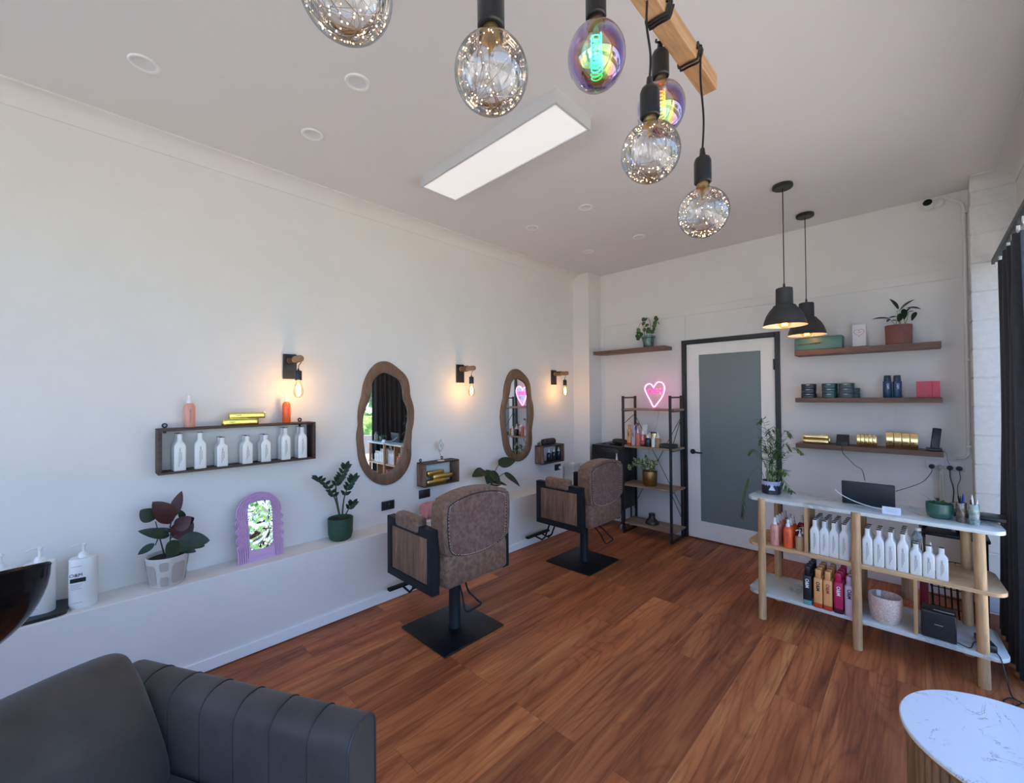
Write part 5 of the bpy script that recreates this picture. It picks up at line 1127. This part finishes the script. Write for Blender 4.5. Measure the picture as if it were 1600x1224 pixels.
# ------------------------------------------------------------ things on the ledge
ZL = .51
TRAY = mat('black_tray', (.012,.012,.014), .4)
b = MB(); b.loft([(0,.095,.20,8),(.016,.10,.205,8)], 40); b.loft([(.0161,.092,.197,8),(.010,.09,.195,8)], 40); o = b.build('ledge_tray', TRAY); o.location = (XL+.105,-.245,ZL); tag(o, 'black tray on the ledge under the white pump bottles', 'tray')
def big_pump(loc, label, rz, lab=True):
    t = pump_bottle(label, loc, WHITEB, rz, .235, .102, .080, .075, 'white pump bottles at the left end of the ledge')
    c = .0405
    b = MB(); b.box(-.040,.014,-c-.0008,-c-.0002,.128,.148); b.build('black_band', INKB, t, smooth=0)
    text('lettering', 'O&M', .021, INKB, t, face_my(-.020,-c-.0004,.162)); 
    b = MB()
    for k, w in enumerate((.040,.036,.030,.038)): b.box(-.038,-.038+w,-c-.0006,-c-.0002,.117-.007*k,.1186-.007*k)
    b.box(-.036,.0,-c-.0006,-c-.0002,.203,.205); b.box(-.034,.002,-c-.0006,-c-.0002,.03,.032); b.build('printed_label', mat('pale_ink', (.38,.38,.42), .6), t, smooth=0)
    return t
big_pump((XL+.128,.008,ZL), 'white one litre pump bottle with black band, right of the black tray', 1.42)
big_pump((XL+.115,-.135,ZL+.012), 'white pump bottle mostly hidden behind the black basin tip', 1.42)
big_pump((XL+.11,-.252,ZL+.012), 'white pump bottle at the far left edge behind the basin', 1.42)
# rubber plant
CER = noisy('cream_ceramic', (.56,.53,.49), (.62,.59,.55), 60, .7, bump=.1)
t = thing('rubber_plant', 'burgundy rubber plant in a patterned cream pot on the ledge', 'plant', (XL+.118,.328,ZL))
pot(t, .074, .094, .160, CER, p=[(0,0),(.068,0),(.074,.006),(.086,.09),(.094,.157),(.092,.160),(.087,.158),(.084,.13),(0,.125)], soil=False)
b = MB(); b.lathe([(0,.142),(.0855,.142),(.08,.13),(0,.13)], 28, caps=False); b.build('soil', SOIL, t)
PAN = mat('taupe_panel', (.42,.37,.34), .75); b = MB(); RIM = mat('cream_rim_line', (.72,.70,.66), .7)
def on_pot(th, z): r = .0755+.019*(z/.157)+.0012; return (r*math.cos(th), r*math.sin(th), z)
def panel(b, t0, t1, z0, z1, rad=.022):
    N = 10; hw, hz = (t1-t0)/2, (z1-z0)/2; G_ = []
    for j in range(N+1):
        v = -1+2*j/N; row = []
        for i in range(N+1):
            u = -1+2*i/N; k = max(abs(u),abs(v)) or 1; l = (abs(u)**5+abs(v)**5)**(1/5) or 1; s_ = k/l
            row.append(b.bm.verts.new(on_pot((t0+t1)/2+u*s_*hw, (z0+z1)/2+v*s_*hz)))
        G_.append(row)
    for j in range(N):
        for i in range(N): b._f([G_[j][i],G_[j][i+1],G_[j+1][i+1],G_[j+1][i]])
for k in range(4):
    a = -1.05+k*PI/2; panel(b, a-.42, a+.34, .018, .128)
    panel(b, a+.56, a+1.0, .010, .062); panel(b, a+.56, a+1.0, .092, .140)
b.build('pot_pattern', PAN, t, smooth=60)
RUB = [((.348,.859),(.393,.998),.06),((.348,.842),(.263,.968),.11),((.276,.869),(.216,.93),.085),((.334,.771),(.203,.833),.06),((.274,.736),(.208,.692),.04),((.348,.757),(.439,.821),.12),((.397,.848),(.377,.904),.035),((.406,.829),(.44,.85),.05),((.374,.739),(.503,.718),.1),((.37,.74),(.317,.675),.09),((.37,.706),(.444,.666),.05),((.388,.735),(.486,.681),.08),((.348,.791),(.228,.803),.04),((.352,.767),(.406,.823),.06),((.36,.80),(.425,.862),.085),((.35,.72),(.43,.70),.08),((.34,.83),(.31,.90),.05)]
bur = {0,1,5,7,13,14,16}; sh = {1:.02,5:.03,8:.09,9:.09,10:.07,11:.05,2:.0,3:.05,14:.05,15:.08,16:.0}
for grp, m, nm in ((bur,LEAFR,'burgundy_leaves'),(set(range(17))-bur,LEAFD,'dark_leaves')):
    b = MB()
    for i in grp:
        (y0,z0),(y1,z1),w = RUB[i]; dx = sh.get(i, .02*((i*5)%4)-.02)
        b.leaf((dx*.4,y0-.328,z0-ZL),(dx,y1-.328,z1-ZL), w*.92, n=(1,.25*(1 if i%2 else -1),.35), bend=.16, fold=.15, ns=12)
    b.build(nm, m, t, smooth=60)
b = MB()
for p in [[(0,0,.14),(0,.013,.243),(0,.012,.333)],[(0,.01,.30),(.0,.02,.345)],[(0,-.01,.14),(.02,-.037,.272),(0,-.05,.347)],[(.02,-.037,.272),(.03,-.054,.226)],[(0,.01,.14),(.03,.03,.2),(.03,.055,.24)],[(0,.01,.24),(.02,.04,.26)]]: b.tube(spline(p, 5), .0038, 8, r2=.0022)
b.build('stems', mat('plum_stem', (.05,.03,.028), .5), t)
# lilac wavy table mirror
LIL = mat('lilac_plastic', (.62,.37,.60), .45); LILS = mat('lilac_plastic_plain', (.60,.36,.58), .5)
HOLO = mat('crinkled_mirror', (.80,.92,.90), .03, 1.0); th_ = NT(HOLO); nz = th_.add('ShaderNodeTexNoise', Scale=11, Detail=1, Distortion=1.2); th_.link(th_.coords(), nz.inputs['Vector']); th_.bump(nz.outputs['Fac'], .6, .02)
t = thing('lilac_table_mirror', 'lilac arched table mirror with wavy ribbed frame on the ledge', 'mirror', (XL+.125,.783,ZL))
t.rotation_euler = (0, -.14, .04)
def warch(hw, z1, zb, amp, k0=0):   # arched outline with wavy sides (y,z)
    pts = [(-hw, zb)]; N = 44; zs_, ze = .075, z1-hw*.95
    for i in range(N+1):
        u = i/N; z = zs_+(ze-zs_)*u; pts.append((-hw+amp*math.sin(2*PI*4.2*u+PI)*min(1,6*u,6*(1-u)), z))
    pts += [(hw*math.cos(a), ze+hw*.95*math.sin(a)) for a in [PI-PI*i/24 for i in range(1,24)]]
    for i in range(N+1):
        u = 1-i/N; z = zs_+(ze-zs_)*u; pts.append((hw-amp*math.sin(2*PI*4.2*u+PI)*min(1,6*u,6*(1-u)), z))
    return pts+[(hw, zb)]
b = MB(); b.prism(warch(.126,.415,0,.0095), -.014, -.003, 'YZ'); fr = b.build('frame', LIL, t, smooth=40)
for k in range(5):
    b = MB(); hw = .1235-.0118*k; o_ = warch(hw,.411-.0134*k+.0012*k,.0,.0095); b.tube([(.0015,y,max(.006,z)) for y, z in o_], .0043, 8); b.build('rib', LIL, fr)
b = MB(); wv_ = []
for i in range(60):
    a = 2*PI*i/60; hw, hz, p = .066, .142, 9; c_, s_ = math.cos(a), math.sin(a); wv_.append((hw*math.copysign(abs(c_)**(2/p),c_)*(1+.045*math.sin(11*a)), .215+hz*math.copysign(abs(s_)**(2/p),s_)+.003*math.sin(13*a)))
b.prism(wv_, .008, .0125, 'YZ'); b.build('mirror_pane', HOLO, t, smooth=0)
b = MB(); b.prism([(y*1.0,z) for y, z in warch(.071,.362,.030,.0)], -.003, .0085, 'YZ'); b.build('inner_field', LILS, t, smooth=0)
b = MB(); b.box(-.075,-.010,-.03,.03,.0,.012,.002); b.build('stand', LIL, t)
# zz plant
t = thing('zz_plant', 'dark green zamioculcas plant in a matte green pot on the ledge', 'plant', (XL+.112,1.283,ZL))
pot(t, .074, .088, .155, noisy('forest_green_pot', (.016,.060,.034), (.022,.075,.045), 30, .6), p=[(0,0),(.055,0),(.072,.012),(.082,.05),(.085,.152),(.082,.155),(.078,.152),(.077,.135),(0,.13)], soil=False)
b = MB(); b.lathe([(0,.14),(.078,.14),(.07,.12),(0,.12)], 24, caps=False); b.build('soil', SOIL, t)
ST = [[(0,0,.13),(.0,-.032,.274),(.0,-.061,.338),(0,-.101,.403),(0,-.155,.448)],[(0,0,.13),(0,-.033,.36),(0,.0,.43),(0,.040,.505)],[(0,.01,.13),(.02,.018,.289),(.03,.05,.374),(.03,.082,.42)],[(0,.02,.13),(.03,.04,.20),(.04,.07,.24)]]
b = MB()
for s_ in ST: b.tube(spline(s_, 8), .0062, 8, r2=.003)
b.build('stems', mat('zz_stem', (.03,.055,.02), .5), t)
b = MB(); rn = random.Random(5)
for q, s_ in enumerate(ST):
    sp = spline(s_, 10); n = (6,7,6,3)[q]; st_ = (.38,.42,.42,.6)[q]
    for i in range(n):
        u = st_+(1-st_)*i/(n-1); k = min(len(sp)-2, int(u*(len(sp)-1))); c = sp[k]; dn = (sp[k+1]-sp[k]).normalized()
        for sg in (-1, 1):
            s2 = Vector((.45*sg+.3, 1.0*sg, 0)); tip = c+(dn*.8+s2*.9+Vector((.15,0,.1))).normalized()*.052
            b.leaf(c, tip, .024, n=(1,0,.3), bend=.12, fold=.2, ns=7)
    b.leaf(sp[-1], sp[-1]+(sp[-1]-sp[-4]).normalized()*.05, .028, n=(1,0,.2), ns=7)
b.build('foliage', LEAFD, t, smooth=60)
# pink roll
t = thing('pink_neck_roll', 'dusty pink cylindrical towel roll on the ledge behind the near chair', 'towel roll', (XL+.135,2.165,ZL))
b = MB(); b.lathe([(0,-.20),(.060,-.20),(.064,-.195),(.064,.195),(.060,.20),(0,.20)], 40, M=Matrix.Translation((0,0,.064)) @ Matrix.Rotation(PI/2,4,'X'), caps=False); b.build('roll', noisy('dusty_pink_vinyl', (.52,.20,.20), (.58,.24,.24), 14, .4), t)
b = MB(); b.tube([(.064*math.cos(a),-.200,.064+.064*math.sin(a)) for a in [2*PI*i/40 for i in range(40)]], .002, 6, closed=True); b.tube([(-.058,-.2012,.058),(.058,-.2012,.058)], .0014, 5); b.build('seam', mat('pink_piping', (.60,.28,.27), .5), t)
# white pot plant
t = thing('philodendron', 'broad-leaved green plant in a white pot behind the near chair', 'plant', (XL+.115,2.742,ZL))
pot(t, .080, .105, .158, mat('white_ceramic', (.78,.77,.75), .35))
b = MB()
WPL = [((2.635,.819),(2.457,.787),.10),((2.719,.808),(2.622,.698),.12),((2.707,.80),(2.775,.689),.11),((2.819,.849),(3.029,.875),.12),((2.895,.757),(3.067,.605),.09),((2.73,.699),(2.868,.65),.05)]
for i, ((y0,z0),(y1,z1),w) in enumerate(WPL): b.leaf((.02,y0-2.742,z0-ZL),(.05+.02*(i%3),y1-2.742,z1-ZL), w, n=(.8,0,.8), bend=.15, fold=.2, ns=12, shape=.65)
b.build('foliage', LEAFD, t, smooth=60)
b = MB()
for e in [(-.107,.309),(-.023,.298),(-.035,.29),(.077,.339),(.153,.247),(-.01,.19)]: b.tube(spline([(0,0,.14),(.01,e[0]*.35,.14+(e[1]-.14)*.6),(.02,e[0],e[1])], 5), .0038, 7)
b.build('stems', mat('philo_stem', (.05,.07,.025), .5), t)
# tissue box cover
t = thing('tissue_box_cover', 'pale grey marble tissue box cover at the far end of the ledge', 'tissue box', (XL+.095,4.07,ZL))
b = MB(); b.box(-.07,.07,-.068,.068,0,.200,.004); b.build('cover', noisy('pale_stone', (.48,.46,.43), (.58,.56,.53), 9, .5), t, smooth=30)
b = MB(); b.loft([(.200,.035,.012,3),(.212,.02,.008,2)], 16); b.build('tissue', WHITEP, t)
b = MB(); b.box(-.071,.071,-.0693,-.0685,.095,.097); b.box(.0705,.0712,-.068,.068,.095,.097); b.build('seam_line', mat('seam_grey', (.35,.33,.31), .6), t, smooth=0)

# ------------------------------------------------------------ curtain and track
t = thing('curtain_track', 'black curtain track along the top of the window wall', 'curtain track', (.372,3.2,2.375))
b = MB(); b.box(-.018,.018,-1.4,1.09,0,.035,.003); b.build('rail', BLACKM, t, smooth=30)
for k in range(7):
    b = MB(); y = 1.03-.17*k; b.box(-.006,.008,y-.008,y+.008,-.028,0,.002); b.tube([(.0,y-.02,-.02),(.0,y,-.034),(.0,y+.02,-.02)], .004, 6); b.build('glider', WHITEP, t)
for k in range(3): b = MB(); y = .95-1.0*k; b.box(.012,XR-.372,y-.015,y+.015,.008,.028,.002); b.build('bracket', BLACKM, t, smooth=0)
b = MB(); NY, NZ = 150, 14; CY0, CY1 = 3.36, 4.09; F_ = []; K_ = []
for j in range(NZ+1):
    v = j/NZ; z = .018+(2.345-.018)*v; rf = []; rk = []
    for i in range(NY+1):
        u = i/NY; y = CY0+(CY1-CY0)*u; amp = .020+.010*(1-v); fl = amp*math.sin(2*PI*8.5*u+.6*math.sin(5*u)+.25*math.sin(3*v)) + .008*math.sin(13*u+4*v)
        y += (.035*(1-v)**1.5)*(u-.2)
        rf.append(b.bm.verts.new((.386+fl-.004-.010*(1-v), y, z))); rk.append(b.bm.verts.new((.386+fl+.0-.010*(1-v), y, z)))
    F_.append(rf); K_.append(rk)
for Q in (F_, K_):
    for j in range(NZ):
        for i in range(NY): b._f([Q[j][i],Q[j][i+1],Q[j+1][i+1],Q[j+1][i]])
for j in range(NZ): b._f([F_[j][0],F_[j+1][0],K_[j+1][0],K_[j][0]]); b._f([F_[j][NY],F_[j+1][NY],K_[j+1][NY],K_[j][NY]])
for i in range(NY): b._f([F_[0][i],F_[0][i+1],K_[0][i+1],K_[0][i]]); b._f([F_[NZ][i],F_[NZ][i+1],K_[NZ][i+1],K_[NZ][i]])
o = b.build('curtain', noisy('charcoal_curtain', (.034,.038,.046), (.045,.049,.058), 40, .9, sheen=.2)); tag(o, 'dark slate full length curtain gathered at the far end of the window', 'curtain')

# ------------------------------------------------------------ outside the window
def outside(name, m, label, cat, b): return tag(b.build(name, m), label, cat)
b = MB(); b.box(XR+.15,30,-30,30,-.16,-.1); b.box(-15,XR+.15,-30,YF-.15,-.16,-.1); struct(b.build('ground_outside', noisy('pale_paving', (.50,.455,.39), (.58,.53,.45), 2, .9), smooth=0))
b = MB(); b.box(5.2,5.4,-14,22,-.1,.42); tag(b.build('garden_wall', mat('grey_rail', (.16,.15,.15), .8), smooth=0), 'low grey garden wall outside, seen in the near mirror', 'wall')
HEDGE = noisy('hedge_green', (.10,.24,.03), (.34,.52,.12), 9, .8, bump=1, bdist=.1); TREE = noisy('tree_green', (.05,.14,.04), (.28,.42,.22), 5, .8, bump=1, bdist=.2)
def blob(b, c, sz, n, seed, q=2):
    r_ = random.Random(seed)
    for _ in range(n):
        p = Vector((r_.gauss(0,.4),r_.gauss(0,.4),r_.gauss(0,.4))); p = Vector((c[0]+p.x*sz[0], c[1]+p.y*sz[1], c[2]+p.z*sz[2]))
        for _k in range(5):
            d_ = Vector((r_.uniform(-1,1),r_.uniform(-1,1),r_.uniform(-1,1))).normalized()*sz[3]; b.leaf(p, p+d_, sz[3]*.55, n=(r_.uniform(-1,1),r_.uniform(-1,1),1), ns=3, bend=.2)
b = MB(); b.box(5.6,6.6,-14,22,-.1,.95,.1); blob(b, (6.1,7,.8), (.6,9,.35,.16), 900, 1); o = b.build('hedge', HEDGE); tag(o, 'clipped bright green hedge outside, seen in the near mirror', 'hedge')
for k, (x, y, s_) in enumerate([(9.5,3,1.0),(9.5,9.5,1.1),(10,16,1.0),(10,22.5,1)]):
    t = thing('street_tree', 'leafy tree outside the window, %s in the mirror reflection' % ['first','second','third','fourth'][k], 'tree', (x,y,-.1), 0, 'trees outside the window')
    b = MB(); b.tube([(0,0,0),(.1,.1,1),(0,0,2.0)], .13, 10, r2=.08); b.build('trunk', mat('bark', (.10,.07,.05), .9), t)
    b = MB(); blob(b, (0,0,1.75*s_), (1.5,2.0,.85,.35), 420, 20+k); b.build('crown', TREE, t)
